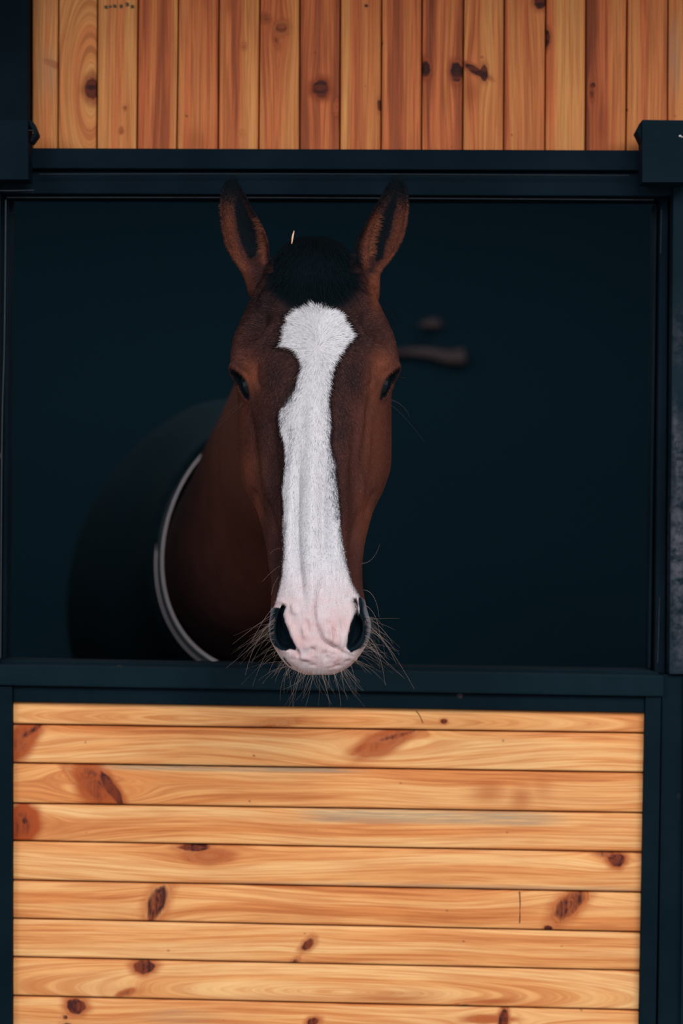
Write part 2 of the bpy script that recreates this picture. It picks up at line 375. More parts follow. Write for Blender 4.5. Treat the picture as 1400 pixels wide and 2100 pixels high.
# sill bar that carries the opening
sill = prism('trim_1', [(-60, 1357), (1352, 1380.5), (1352, 1424), (-60, 1400)], -.052, .05, PAINT_SILL, bevel=.003)
tag(sill, 'dark painted steel bar under the horse along the top of the half door', 'rail', kind='structure')
prism('inner_ledge', [(4, 1350), (150, 1354), (1330, 1373), (1345, 1378), (1345, 1386), (4, 1362)], -.030, .04, PAINT, sill)

# uprights
def scuffed(name, pts, y0, y1, mat, spots, parent=None):
    o = prism(name, pts, y0, y1, mat, parent, bevel=0)
    bm = bmesh.new(); bm.from_mesh(o.data)
    bmesh.ops.subdivide_edges(bm, edges=[e for e in bm.edges if abs(e.verts[0].co.z-e.verts[1].co.z) > .2], cuts=160, use_grid_fill=True)
    bmesh.ops.subdivide_edges(bm, edges=[e for e in bm.edges if abs(e.verts[0].co.x-e.verts[1].co.x) > .015], cuts=8, use_grid_fill=True)
    bm.to_mesh(o.data); bm.free()
    co = np.empty(len(o.data.vertices)*3, np.float32); o.data.vertices.foreach_get('co', co); co = co.reshape(-1, 3)
    px = co[:, 0]/MPP+700; py = 1050-(co[:, 2]-CZ)/MPP
    a = np.zeros(len(co))
    for (cx, cy, rx, ry, s) in spots: a = np.maximum(a, s*np.exp(-((px-cx)/rx)**2-((py-cy)/ry)**2))
    attr(o.data, 'scuff', a); return o
SCUFF = paint('scuffed_teal_paint', (.0028, .0100, .0160), dust=.08, scuff=True)
o = scuffed('trim_2', [(1372, 392), (1430, 392), (1430, 1378), (1364, 1378)], -.050, .06, SCUFF,
            [(1382, 1130, 16, 130, .75), (1384, 960, 8, 90, .7), (1373, 890, 3, 60, .9), (1388, 1290, 20, 90, .45), (1390, 700, 30, 60, .2)])
tag(o, 'upright steel post on the right side of the opening with a scuffed pale face', 'post', kind='structure')
prism('inner_jamb', [(1352, 405), (1368, 405), (1361, 1380), (1340, 1380)], -.012, .055, PAINT_TOP, o)
prism('inner_stop', [(1343, 418), (1349, 418), (1336, 1372), (1330, 1372)], .010, .055, SCUFF, o)
tubes('painted_highlight', [(catmull([W(1356, 430, -.013), W(1354, 520, -.013)], 4), np.full(4, .0008))], PALE, o)
tubes('painted_highlight', [(catmull([W(1352, 1225, -.013), W(1350, 1300, -.013), W(1348, 1360, -.013)], 6), np.full(6, .0010))], PALE, o)
o = prism('trim_3', [(1352, 1380), (1430, 1381), (1415, 2230), (1340, 2230), (1350, 1424)], -.040, .05, PAINT)
tag(o, 'lower steel post right of the half door', 'post', kind='structure')
prism('edge_flange', [(1394, 1382), (1398, 1382), (1390, 2230), (1386, 2230)], -.048, -.040, PAINT_SILL, o, bevel=0)
o = prism('trim_4', [(-60, 300), (10, 300), (9, 800), (2, 1356), (-60, 1356)], -.050, .06, PAINT)
tag(o, 'upright steel post at the left edge of the opening', 'post', kind='structure')
tubes('painted_highlight', [(catmull([W(12, 410, -.049), W(9, 700, -.049), W(4, 900, -.049), W(1, 1350, -.049)], 20), np.full(20, .0012))], PALE, o)
prism('inner_jamb', [(12, 404), (20, 404), (12, 1356), (4, 1356)], .0, .055, PAINT_TOP, o)
o = prism('trim_5', [(-300, -160), (64, -160), (63, 330), (-300, 330)], -.035, .06, paint('upper_post_paint', (.0012, .0060, .0105), dust=.06))
tag(o, 'broad dark upright left of the upper boards', 'post', kind='structure')
# head beam with track
hb = prism('trim_6', [(-60, 358), (75, 358), (1400, 362), (1460, 362), (1460, 409), (1345, 409.5), (10, 404), (-60, 404)], -.045, .06, PAINT_TOP, bevel=.002)
tag(hb, 'dark steel beam across the top of the opening', 'beam', kind='structure')
prism('sliding_track', [(60, 315), (1310, 319.5), (1310, 360), (60, 356)], -.062, .04, PAINT_TOP, hb, bevel=.002)
tubes('painted_highlight', [(catmull([W(80, 357, -.063), W(600, 356.5, -.063), W(1290, 359.5, -.063)], 20), np.full(20, .0007))], PALE, hb)
tubes('painted_highlight', [(catmull([W(14, 405, -.046), W(600, 405.5, -.046), W(1340, 410, -.046)], 20), np.full(20, .0008))], PALE, hb)
# track covers (boxes with a bent tab)
TABM = plain('tab_wood_chip', (.3, .2, .14), .7, .2)
tb = empty('track_bracket', W(30, 390, -.05)); tag(tb, 'dark steel box bracket at the left end of the sliding track', 'bracket')
prism('bracket_plate', [(-60, 269), (76, 269), (77, 388), (-60, 388)], -.115, -.064, PAINT_TOP, tb, bevel=.002)
# open bent tab: ring like hexagon half
prism('bent_tab', [(77, 269), (84, 270), (93, 291), (93, 296), (82, 311), (78, 311), (86, 293), (80, 280), (77, 279)], -.108, -.070, PAINT_TOP, tb, bevel=.0008)
tubes('painted_highlight', [(catmull([W(-5, 391, -.112), W(25, 391, -.112), W(70, 390, -.112)], 8), np.full(8, .0009))], PALE, tb)
tubes('painted_highlight', [(catmull([W(-10, 268, -.113), W(70, 267, -.113)], 4), np.full(4, .0007))], PALE, tb)
SCB = SCUFF
tb = empty('track_bracket', W(1360, 395, -.05)); tag(tb, 'dark steel box bracket with white chip at right end of track', 'bracket')
scuffed('bracket_plate', [(1299, 269), (1398, 270), (1398, 393), (1299, 393)], -.115, -.064, SCUFF, [(1374, 301, 5, 4, 1.2), (1385, 288, 4, 12, .6), (1380, 320, 6, 8, .5), (1371, 320, 3, 5, .4)], tb)
prism('bent_tab', [(1299, 269), (1288, 290), (1299, 313)], -.110, -.068, PAINT_TOP, tb, bevel=.0008)
CHIP = plain('bare_metal_chip', (.42, .36, .36), .5, .4)
for (cx, cy, r) in ((1374, 301, 2.6), (1378, 303, 1.6), (1383, 290, 1.4)):
    c = prism('paint_chip', [(cx+r*math.cos(a)*random.uniform(.7, 1.2), cy+r*math.sin(a)*.8) for a in np.arange(0, 6.28, .7)], -.1156, -.114, CHIP, tb, bevel=0)
# neighbouring boarded panel beyond the right post
pr = []
for i in range(11):
    pr.append(dict(u0=1391, u1=1900, a0=1400+i*81, a1=1409+i*81, b0=1481+i*81, b1=1490+i*81, tone=.3))
o = boards('wall_front_right', pr, True, .02, WOOD_DOOR, None, step=4); tag(o, 'pale pine boards of the next stall at the lower right edge', 'wall', kind='structure')
prism('groove_backing', [(1389, 1395), (1900, 1400), (1900, 2300), (1385, 2300)], .034, .06, GROOVE, o, bevel=0)

# ---------------------------------------------------------------- building shell, yard
DARKW = plain('dark_stable_wall', (.018, .054, .082), .95, .02, .04, 2)
YARD = plain('yard_concrete', (.22, .21, .20), .9, .1, .2, 4)
EAVE = plain('eave_boards', (.10, .07, .05), .8, .1)
o = wbox('floor', (-2.2, .06, -.05), (2.6, 3.6, 0), plain('stable_floor', (.03, .07, .09), .95, .02)); tag(o, 'dark stall floor', 'floor', kind='structure')
o = wbox('wall_back', (-2.2, 3.5, 0), (2.6, 3.6, 2.9), DARKW); tag(o, 'dark back wall of the stall', 'wall', kind='structure')
o = wbox('wall_left', (-2.3, .06, 0), (-2.2, 3.6, 2.9), DARKW); tag(o, 'dark left wall of the stall', 'wall', kind='structure')
o = wbox('wall_right', (2.6, .06, 0), (2.7, 3.6, 2.9), DARKW); tag(o, 'dark right wall of the stall', 'wall', kind='structure')
o = wbox('ceiling', (-2.3, .06, 2.8), (2.7, 3.6, 2.9), DARKW); tag(o, 'dark stall ceiling', 'ceiling', kind='structure')
g = wbox('ground', (-9, -12, -.06), (9, 8, -.01), YARD); tag(g, 'grey yard in front of the stable', 'ground', kind='structure')
o = wbox('roof', (-5, -1.3, 2.64), (5, .06, 2.74), EAVE); tag(o, 'overhanging eave above the stable front', 'roof', kind='structure')
o = wbox('wall_outer', (-5, .0, 0), (-.54, .06, 2.64), PAINT); tag(o, 'dark stable front left of the door', 'wall', kind='structure')
o = wbox('wall_top', (-.8, .05, 2.4), (2.6, .10, 2.64), PAINT); tag(o, 'stable front under the eave', 'wall', kind='structure')
o = wbox('wall_side', (.54, .06, 0), (5, .12, 2.4), PAINT); tag(o, 'stable front right of the door', 'wall', kind='structure')

# made-up far ledge standing in for unidentified pale patches, blurred
LEDGE = plain('standin_ledge_pink', (.24, .17, .18), .8, .1, .5, 9)
lg = empty('standin_ledge', W(880, 730, 3.3)); tag(lg, 'blurred made-up ledge standing in for pale patches on the dark back wall right of the horse eye', 'ledge')
def LP(px, py, y=3.47): return W(px, py, y)
def blobs(name, pts, rad, mat, parent):
    """a rough bar: tube with varying radius"""
    P = catmull(pts, 30); R = catmull(np.array(rad)[:, None], 30)[:, 0]
    return tubes(name, [(P, R)], mat, parent, sides=10)
blobs('ledge_bar', [LP(790, 726), LP(830, 722), LP(880, 724), LP(920, 733), LP(952, 731)], [.006, .010, .014, .020, .024], LEDGE, lg)
blobs('ledge_hook', [LP(860, 667), LP(888, 663), LP(905, 668)], [.004, .015, .004], LEDGE, lg)
blobs('ledge_plate', [LP(862, 665, 3.49), LP(868, 695, 3.49), LP(872, 724, 3.49)], [.012, .012, .012], DARKW, lg)

# ================================================================ HORSE
ST = np.array([  # py, centre px, forward m, then four side points (half width px, distance behind the face line m) and the back distance
 [486, 643, .150,  12, .004,  22, .014,  26, .035,  18, .06, .075],
 [496, 643, .185,  26, .008,  44, .025,  50, .060,  36, .10, .125],
 [512, 643, .210,  36, .010,  60, .032,  68, .075,  50, .13, .155],
 [540, 643, .236,  46, .010,  80, .034,  92, .080,  66, .15, .18],
 [580, 643, .258,  56, .008,  98, .030, 114, .080,  82, .17, .20],
 [620, 643, .277,  62, .006, 110, .024, 132, .070,  98, .18, .22],
 [660, 644, .292,  66, .006, 122, .026, 151, .062, 110, .19, .24],
 [700, 644, .305,  70, .006, 134, .028, 166, .058, 122, .21, .26],
 [740, 645, .315,  72, .006, 142, .030, 171, .060, 130, .22, .275],
 [760, 645, .318,  71, .006, 140, .032, 171, .064, 132, .225, .28],
 [782, 645, .322,  70, .007, 132, .033, 162, .072, 134, .23, .285],
 [820, 645, .328,  66, .007, 120, .036, 155, .088, 135, .235, .29],
 [900, 645, .340,  60, .007, 104, .040, 153, .110, 136, .24, .295],
 [950, 645, .348,  56, .007,  94, .042, 151, .120, 136, .235, .29],
 [1000,644.5,.357, 54, .008,  86, .044, 138, .118, 125, .22, .27],
 [1050,646, .367,  54, .009,  78, .044, 117, .112, 100, .19, .235],
 [1100,646, .378,  55, .010,  74, .042, 104, .104,  85, .165, .195],
 [1150,647, .389,  57, .012,  75, .041,  95, .098,  75, .145, .165],
 [1200,650, .400,  62, .014,  82, .040,  93, .090,  72, .135, .15],
 [1240,653, .408,  66, .014,  92, .038,  96, .080,  72, .125, .142],
 [1280,655.5,.412, 67, .014,  97, .036, 100, .070,  72, .12, .135],
 [1310,656, .413,  66, .013,  95, .035,  99, .068,  72, .118, .132],
 [1335,655, .411,  60, .012,  84, .033,  87, .062,  62, .105, .118],
 [1358,654, .405,  50, .010,  68, .027,  71, .052,  50, .085, .095],
 [1374,654, .397,  36, .007,  49, .019,  52, .038,  36, .06, .068],
 [1384,654, .388,  18, .003,  25, .009,  27, .020,  18, .032, .036]])
tq = np.linspace(ST[0, 0], ST[-1, 0], 150)
def cubic_cols(x, Y, q):      # monotone-ish cubic through the stations
    d = np.diff(Y, axis=0)/np.diff(x)[:, None]
    mt = np.zeros_like(Y); mt[0] = d[0]; mt[-1] = d[-1]
    w = np.diff(x)[:, None]
    same = d[:-1]*d[1:] > 0
    mt[1:-1] = np.where(same, (w[:-1]+w[1:])*3/((2*w[1:]+w[:-1])/np.where(d[:-1] == 0, 1, d[:-1])+(w[1:]+2*w[:-1])/np.where(d[1:] == 0, 1, d[1:])), 0)
    i = np.clip(np.searchsorted(x, q)-1, 0, len(x)-2); h = (x[i+1]-x[i])[:, None]; t = ((q-x[i])[:, None])/h
    return (2*t**3-3*t**2+1)*Y[i]+(t**3-2*t**2+t)*h*mt[i]+(-2*t**3+3*t**2)*Y[i+1]+(t**3-t**2)*h*mt[i+1]
SQ = cubic_cols(ST[:, 0], ST[:, 1:], tq)
def fwd_at(py): return np.interp(py, ST[:, 0], ST[:, 2])
rings = []
for py, row in zip(tq, SQ):
    cx, f = row[0], row[1]; sp = row[2:10].reshape(4, 2); back = row[10]
    ctrl = [(0, 0)]+[(a, b) for a, b in sp]+[(0, back)]+[(-a, b) for a, b in sp[::-1]]
    C = catmull(ctrl, 120, closed=True)
    rings.append([W(cx+a, py, -f+b) for a, b in C])
HV, HF = loft(rings)
parts = [mesh_py('h', HV, HF)]
# neck, shoulders and trunk: sections across the depth axis
NB = [(-.18, 645, 720, .050, .050), (-.13, 643, 730, .072, .085), (-.07, 630, 760, .080, .125), (0, 605, 810, .085, .155), (.14, 575, 880, .084, .18),
      (.28, 555, 960, .084, .21), (.38, 547, 1015, .092, .220), (.50, 535, 1090, .138, .212), (.62, 523, 1132, .166, .215), (.80, 512, 1165, .19, .27),
      (1.05, 468, 1190, .245, .33), (1.5, 430, 1215, .28, .35), (1.95, 410, 1200, .27, .33), (2.25, 400, 1180, .22, .27), (2.38, 398, 1180, .10, .14)]
A_ = np.array(NB, float); ys = np.linspace(A_[0, 0], A_[-1, 0], 80); B_ = cubic_cols(A_[:, 0], A_[:, 1:], ys)
def body_ring(y, row, grow=0, n=96):
    c = W(row[0], row[1], y); R = []
    for k in range(n):
        a = 2*math.pi*k/n
        R.append((c[0]+(row[2]+grow)*math.cos(a)*(1-.10*math.sin(a)), y, c[2]+(row[3]+grow)*math.sin(a)))
    return R
NV, NF = loft([body_ring(y, r) for y, r in zip(ys, B_)])
parts.append(mesh_py('n', NV, NF))
# legs (behind the half door)
def limb(pts, rad):
    P = catmull(pts, 30); R = catmull(np.array(rad)[:, None], 30)[:, 0]; a = np.arange(24)*2*np.pi/24
    return mesh_py('l', *loft([[(p[0]+r*math.cos(q), p[1]+r*math.sin(q), p[2]) for q in a] for p, r in zip(P, R)]))
for (lx, ly, hind) in ((-.255, .84, 0), (-.10, .86, 0), (-.42, 1.90, 1), (-.24, 1.93, 1)):
    if not hind: parts.append(limb([(lx, ly, 1.20), (lx, ly, 1.0), (lx, ly, .75), (lx, ly, .48), (lx, ly+.0, .25), (lx, ly, .12), (lx, ly-.05, .055), (lx, ly-.06, .0)], [.085, .085, .065, .055, .038, .042, .055, .065]))
    else: parts.append(limb([(lx, ly, 1.20), (lx, ly-.03, 1.0), (lx, ly+.02, .82), (lx, ly+.12, .56), (lx, ly+.07, .30), (lx, ly+.06, .12), (lx, ly+.01, .055), (lx, ly, .0)], [.12, .13, .08, .062, .042, .045, .055, .065]))
# lower lip and chin
def ellipsoid(c, r, n=48):
    V = []; F = []
    R = [[(c[0]+r[0]*math.sin(p)*math.cos(q), c[1]+r[1]*math.sin(p)*math.sin(q), c[2]+r[2]*math.cos(p)) for q in np.arange(n)*2*np.pi/n] for p in np.linspace(.05, math.pi-.05, n//2)]
    return mesh_py('e', *loft(R))
parts.append(ellipsoid(W(639, 1332, -.338), (.0455, .040, .0335)))
# jaw corners / lip corners
# ears: crescent sections
EL = [(610, 512, 552, 1), (590, 506, 556, 1), (568, 500, 552, 1), (552, 491, 552, .6), (535, 478, 553, -.3), (515, 466, 555, -1), (490, 457, 551, -1), (460, 451, 538, -1), (435, 448.5, 523, -1),
      (410, 449, 509, -1), (390, 452, 499, -.8), (374, 459, 491, -.5), (364, 468, 485, 0), (358, 475, 480, 0)]
ER = [(618, 735, 774, 1), (600, 742, 778, 1), (578, 740, 778, 1), (560, 733, 779, .6), (545, 730, 792, -.3), (525, 726, 808, -1), (500, 725, 822, -1), (470, 740, 834, -1), (440, 757, 838, -1),
      (412, 774, 839, -1), (390, 786, 836, -.8), (372, 796, 829, -.5), (362, 803, 820, 0), (357, 808, 814, 0)]
for E, side in ((EL, -1), (ER, 1)):
    E = np.array(E, float); q = np.linspace(0, len(E)-1, 60); i = np.arange(len(E))
    Ei = np.stack([np.interp(q, i, E[:, k]) for k in range(4)], 1)
    ker = np.ones(5)/5
    for k in range(4): Ei[2:-2, k] = np.convolve(Ei[:, k], ker, 'same')[2:-2]
    rings = []
    for (py, xl, xr, bul) in Ei:
        h = (610-py)/250; yc = -.155-.03*h+.012*h*h; w = (xr-xl)/2*SC(yc); c = W((xl+xr)/2, py, yc)
        R = []; n = 40
        for k in range(n):
            a = math.pi*k/n; R.append((c[0]+w*math.cos(a), c[1]+.85*w*math.sin(a), c[2]))      # back shell
        for k in range(n):
            a = math.pi+math.pi*k/n; s_ = abs(math.sin(a)); cc = math.cos(a)
            # deepest towards the inner side of the ear
            sh = .18*side*s_
            if bul < 0:
                d = (.60*w-.002)*s_**.8*(-bul)-.10*w*(1-s_)*0
                R.append((c[0]+w*(cc*.88-sh*.9), c[1]+d-.004*(1-s_), c[2]))
            else:
                R.append((c[0]+w*cc, c[1]-.75*w*s_*bul, c[2]))
        rings.append(R)
    parts.append(mesh_py('ear', *loft(rings)))
# join and fuse to one continuous skin
bm = bmesh.new()
for me in parts: bm.from_mesh(me); bpy.data.meshes.remove(me)
bmesh.ops.recalc_face_normals(bm, faces=bm.faces)
me = bpy.data.meshes.new('horse'); bm.to_mesh(me); bm.free()
tmp = bpy.data.objects.new('tmp', me); COL.objects.link(tmp)
md = tmp.modifiers.new('r', 'REMESH'); md.mode = 'VOXEL'; md.voxel_size = .0026; md.adaptivity = 0
md2 = tmp.modifiers.new('s', 'SMOOTH'); md2.iterations = 4; md2.factor = .5
dg = bpy.context.evaluated_depsgraph_get(); hm = bpy.data.meshes.new_from_object(tmp.evaluated_get(dg)); bpy.data.objects.remove(tmp)
hm.name = 'horse'
N = len(hm.vertices); print('horse verts', N)
co = np.empty(N*3, np.float32); hm.vertices.foreach_get('co', co); co = co.reshape(-1, 3).astype(float)
def normals():
    hm.vertices.foreach_set('co', co.astype(np.float32).ravel()); hm.update()
    nn = np.empty(N*3, np.float32); hm.vertex_normals.foreach_get('vector', nn); return nn.reshape(-1, 3).astype(float)
NR = normals()
def pix():
    s = MPP*(D0+co[:, 1])/D0; return 700+co[:, 0]/s, 1050-(co[:, 2]-CZ)/s
PX, PY = pix()
front = (co[:, 1] < -.05)
FW = fwd_at(PY)
dep = co[:, 1]+FW                       # how far behind the face line
def make_bvh():
    hm.vertices.foreach_set('co', co.astype(np.float32).ravel()); hm.update()
    F = np.empty(len(hm.loops), np.int32); hm.loops.foreach_get('vertex_index', F)
    ls = np.empty(len(hm.polygons), np.int32); hm.polygons.foreach_get('loop_start', ls)
    keep = co[F[ls], 1] < .1; Q = F.reshape(-1, 4)[keep] if len(F) == 4*len(ls) else None
    used = np.unique(Q); rm = np.zeros(N, int); rm[used] = np.arange(len(used))
    return BVHTree.FromPolygons(co[used].tolist(), rm[Q].tolist())
BV = make_bvh()
CAM = Vector((0, -D0, CZ))
def hit(px, py, bv=None):
    d = (Vector(W(px, py, 0))-CAM).normalized(); loc, nor, _, _ = (bv or BV).ray_cast(CAM, d)
    return (np.array(loc), np.array(nor)) if loc else (None, None)
# ---- sculpting strokes: folds, ridges and hollows of the real head
def stroke(line, width, amp, ymax=-.12, along=None):
    global co
    d = line_d(PX, PY, line); m = (co[:, 1] < ymax) & (NR[:, 1] < .25) & (d < width*3)
    (ax, ay), (bx, by) = line[0], line[-1]; L2 = (bx-ax)**2+(by-ay)**2
    t = ((PX[m]-ax)*(bx-ax)+(PY[m]-ay)*(by-ay))/L2
    w = (amp*np.exp(-(d[m]/width)**2)*sstep(t, -.10, .28)*sstep(1-t, -.10, .28))[:, None]
    co[m] += w*(NR[m] if along is None else np.array(along)[None])
def dab(px, py, rx, ry, amp, ymax=-.12, ang=0):
    global co
    dx, dy = PX-px, PY-py; c, s_ = math.cos(ang), math.sin(ang)
    e = ((dx*c+dy*s_)/rx)**2+((-dx*s_+dy*c)/ry)**2; m = (co[:, 1] < ymax) & (NR[:, 1] < .25) & (e < 7)
    co[m] += amp*np.exp(-e[m])[:, None]*NR[m]
for sx in (-1, 1):
    X = lambda x: 645+sx*x
    dab(X(118), 672, 16, 36, -.019, ang=-sx*.45)         # hollow above the eye
    dab(X(112), 648, 10, 20, -.002)
    stroke([(X(88), 660), (X(118), 700), (X(150), 716)], 8, .0085)   # edge of the hollow
    dab(X(152), 738, 14, 20, .0035)                        # brow
    dab(X(140), 752, 14, 10, .003)
    stroke([(X(118), 742), (X(120), 775), (X(112), 800)], 6, -.0035)  # groove before the eye
    stroke([(X(136), 735), (X(148), 727), (X(160), 730)], 2.2, -.0014)
    stroke([(X(130), 744), (X(145), 738), (X(162), 742)], 2.0, -.0013)
    stroke([(X(108), 850), (X(104), 930), (X(96), 1000), (X(88), 1050)], 9, .0055)     # facial crest
    stroke([(X(88), 860), (X(82), 930), (X(76), 1000)], 9, -.0045)
    stroke([(X(128), 1000), (X(112), 1040), (X(105), 1060)], 6, -.0055)
    stroke([(X(82), 1060), (X(78), 1120), (X(80), 1190)], 9, -.004)
    stroke([(X(92), 1070), (X(92), 1130), (X(90), 1190)], 5, .002)
    dab(X(45), 700, 34, 50, -.002)
    stroke([(X(70), 532), (X(92), 556), (X(112), 588), (X(126), 624)], 4, -.0045)
    stroke([(X(100), 556), (X(112), 570), (X(124), 584)], 3, -.0030); stroke([(X(106), 580), (X(118), 600)], 3, -.0025)
    stroke([(X(60), 545), (X(84), 572), (X(104), 606), (X(118), 640)], 7, .0030)
stroke([(764, 790), (752, 860), (742, 930), (748, 1010)], 6, -.0045); stroke([(742, 830), (735, 900), (730, 960)], 8, .0035)
stroke([(512, 840), (520, 900), (530, 970)], 6, -.0045); stroke([(548, 1010), (560, 1060), (566, 1110)], 4, -.0018)
stroke([(735, 1040), (728, 1100), (722, 1130)], 5, -.002); stroke([(745, 1080), (738, 1150)], 4, .0016)
# nose bridge
stroke([(612, 930), (608, 1080), (610, 1150), (616, 1200), (622, 1240)], 9, -.0095)
stroke([(598, 960), (592, 1120), (588, 1200)], 8, .0035)
stroke([(640, 800), (638, 1000), (636, 1150), (634, 1220)], 13, .0060)
stroke([(664, 930), (662, 1080), (664, 1160)], 8, -.0068)
stroke([(680, 980), (686, 1110), (692, 1180)], 9, .0042)
stroke([(657, 1165), (656, 1195), (648, 1215), (643, 1250), (647, 1280), (655, 1300), (662, 1313), (672, 1322), (690, 1331), (708, 1342), (722, 1347)], 3.4, -.0065)
stroke([(648, 1275), (660, 1311), (674, 1323), (700, 1336)], 6, -.0016)
stroke([(653, 1210), (650, 1250), (655, 1285), (666, 1306), (690, 1320), (712, 1332)], 4, .0016)
for (ax, ay, bx, by, w_, a_) in ((598, 1280, 608, 1330, 5, .0016), (628, 1270, 630, 1300, 4, -.0010), (622, 1282, 626, 1310, 4, .0014), (676, 1280, 680, 1318, 4, .0015), (683, 1285, 686, 1312, 3, -.0012),
     (690, 1292, 696, 1324, 4, .0010), (664, 1262, 668, 1300, 5, .001), (608, 1332, 612, 1348, 3, -.0022), (612, 1346, 640, 1352, 5, .0010), (644, 1330, 640, 1345, 4, -.0008), (666, 1335, 670, 1355, 4, -.0010),
     (650, 1318, 622, 1330, 5, .0008), (700, 1268, 706, 1300, 4, -.0008), (600, 1236, 606, 1262, 6, .0015)):
    stroke([(ax, ay), (bx, by)], w_, a_*2.8)
for k in range(46):     # small wrinkles of the upper lip
    ax, ay = RNG.uniform(590, 730), RNG.uniform(1325, 1378); L = RNG.uniform(8, 20); t = RNG.uniform(-.5, .5)
    stroke([(ax, ay), (ax+L*math.cos(t), ay+L*math.sin(t))], RNG.uniform(1.8, 3.2), RNG.uniform(-.0018, .0013))
# nostrils
OPEN_L = [(577, 1243), (581, 1239), (587, 1243), (584, 1250), (581, 1260), (584, 1275), (592, 1294), (600, 1313), (607, 1330), (604, 1333), (590, 1333), (576, 1327), (568, 1314), (565, 1298), (566, 1278), (570, 1260), (575, 1249)]
OPEN_R = [(721, 1232), (724, 1228), (730, 1228), (734, 1238), (734, 1252), (737, 1264), (743, 1278), (743, 1296), (738, 1312), (727, 1326), (714, 1332), (709, 1327), (713, 1303), (719, 1282), (725, 1262), (726, 1248)]
BLK_L = [(553, 1247), (560, 1246), (574, 1248), (579, 1242), (586, 1243), (583, 1252), (581, 1260), (584, 1275), (592, 1294), (600, 1313), (607, 1329), (604, 1333), (594, 1331), (586, 1335), (574, 1334), (562, 1322), (545, 1300), (545, 1260)]
BLK_R = [(735, 1225), (745, 1228), (770, 1260), (770, 1300), (755, 1322), (738, 1332), (728, 1336), (720, 1340), (715, 1335), (709, 1329), (713, 1303), (719, 1282), (725, 1262), (731, 1256), (735, 1262), (736, 1248)]
PX, PY = pix(); NR = normals()
face = (co[:, 1] < -.10) & (dep < .09)
# raised fold over the nostril and flared wing
stroke([(560, 1252), (564, 1238), (576, 1232), (588, 1238), (592, 1248)], 4, .0028); stroke([(740, 1250), (741, 1234), (732, 1222), (722, 1220), (716, 1230)], 4, .0028)
stroke([(586, 1254), (590, 1275), (600, 1300), (611, 1328)], 5, .0020); stroke([(721, 1250), (716, 1275), (708, 1300), (704, 1325)], 5, .0020)
stroke([(558, 1262), (556, 1285), (559, 1308), (570, 1327), (588, 1337)], 5, .0028); stroke([(750, 1255), (756, 1280), (752, 1304), (738, 1324), (720, 1336)], 5, .0028)
NR = normals(); PX, PY = pix()
for poly, sx in ((OPEN_L, 1), (OPEN_R, -1)):
    sd = poly_sd(PX, PY, poly); m = face & (NR[:, 1] < .5) & (sd > -3)
    w = sstep(sd[m], -2.5, 9)**1.0
    co[m] += (w*.026)[:, None]*np.array([sx*-.10, 1, .05])[None]
# mouth line at the left corner of the lips
stroke([(578, 1346), (588, 1358), (600, 1368), (615, 1377)], 2.2, -.003, ymax=-.30)
# eyes: sockets
EYES = []
for (ex, ey, sx) in ((492, 786, -1), (801, 783, 1)):
    p, n = hit(ex, ey)
    n_ = np.array([sx*.93, -.36, .0]); n_ /= np.linalg.norm(n_)
    u = np.array([sx*.30, .25, .92]); u -= n_*u.dot(n_); u /= np.linalg.norm(u); v = np.cross(n_, u)
    EYES.append((p, n_, u, v, sx))
    r = co-p[None]; a, b, c = r@u, r@v, r@n_
    e = np.sqrt((a/.0210)**2+(b/.0120)**2); m = (np.abs(c) < .03) & (e < 2.2)
    co[m] += (-.012*np.clip(1-e[m]**2, 0, 1)**.5)[:, None]*n_[None]
    m2 = (np.abs(c) < .035) & (e < 3)
    co[m2] += (.0024*np.exp(-((e[m2]-1.2)/.28)**2)*(1+.5*np.tanh(a[m2]/.01)))[:, None]*n_[None]
# neck muscles, softly
m = co[:, 1] > -.05
NR = normals()
co[m] += (.006*np.sin(co[m, 1]*14+co[m, 2]*9)+.004*np.sin(co[m, 2]*21-co[m, 1]*8+1))[:, None]*NR[m]
PX, PY = pix(); NR = normals()

# ---- coat marks: where white, black and bare skin lie on the hide, with some painted shade
BLAZE = [(638, 611), (643, 622), (655, 627), (668, 630), (682, 634), (695, 640), (704, 648), (706, 658), (714, 668), (719, 678), (728, 688), (719, 697), (710, 706), (703, 716), (696, 727), (692, 737), (685, 750), (683, 762), (679, 778), (679, 795), (676, 812), (675, 830),
 (678, 855), (679, 880), (676, 900), (681, 930), (688, 950), (688, 975), (692, 1000), (694, 1030), (697, 1060), (697, 1080), (703, 1110), (708, 1140), (714, 1165), (722, 1195), (733, 1215), (745, 1232), (757, 1255), (775, 1290), (770, 1350), (740, 1400), (560, 1400), (545, 1350),
 (545, 1290), (557, 1262), (564, 1240), (572, 1210), (578, 1180), (580, 1140), (580, 1110), (579, 1080), (581, 1050), (580, 1020), (577, 1000), (581, 975), (583, 950), (584, 930), (581, 905), (575, 885), (572, 865), (571, 848), (575, 838), (585, 826), (593, 815), (599, 806),
 (607, 790), (609, 778), (613, 765), (617, 755), (617, 745), (613, 732), (607, 722), (599, 716), (588, 713), (567, 711), (576, 704), (580, 695), (581, 685), (583, 672), (588, 660), (585, 652), (597, 644), (608, 634), (620, 630), (629, 624), (631, 630)]
sdB = poly_sd(PX, PY, BLAZE)
sdB = np.where((co[:, 1] > -.15) | (dep > .085+.02*(PY > 1290)), -60, sdB)
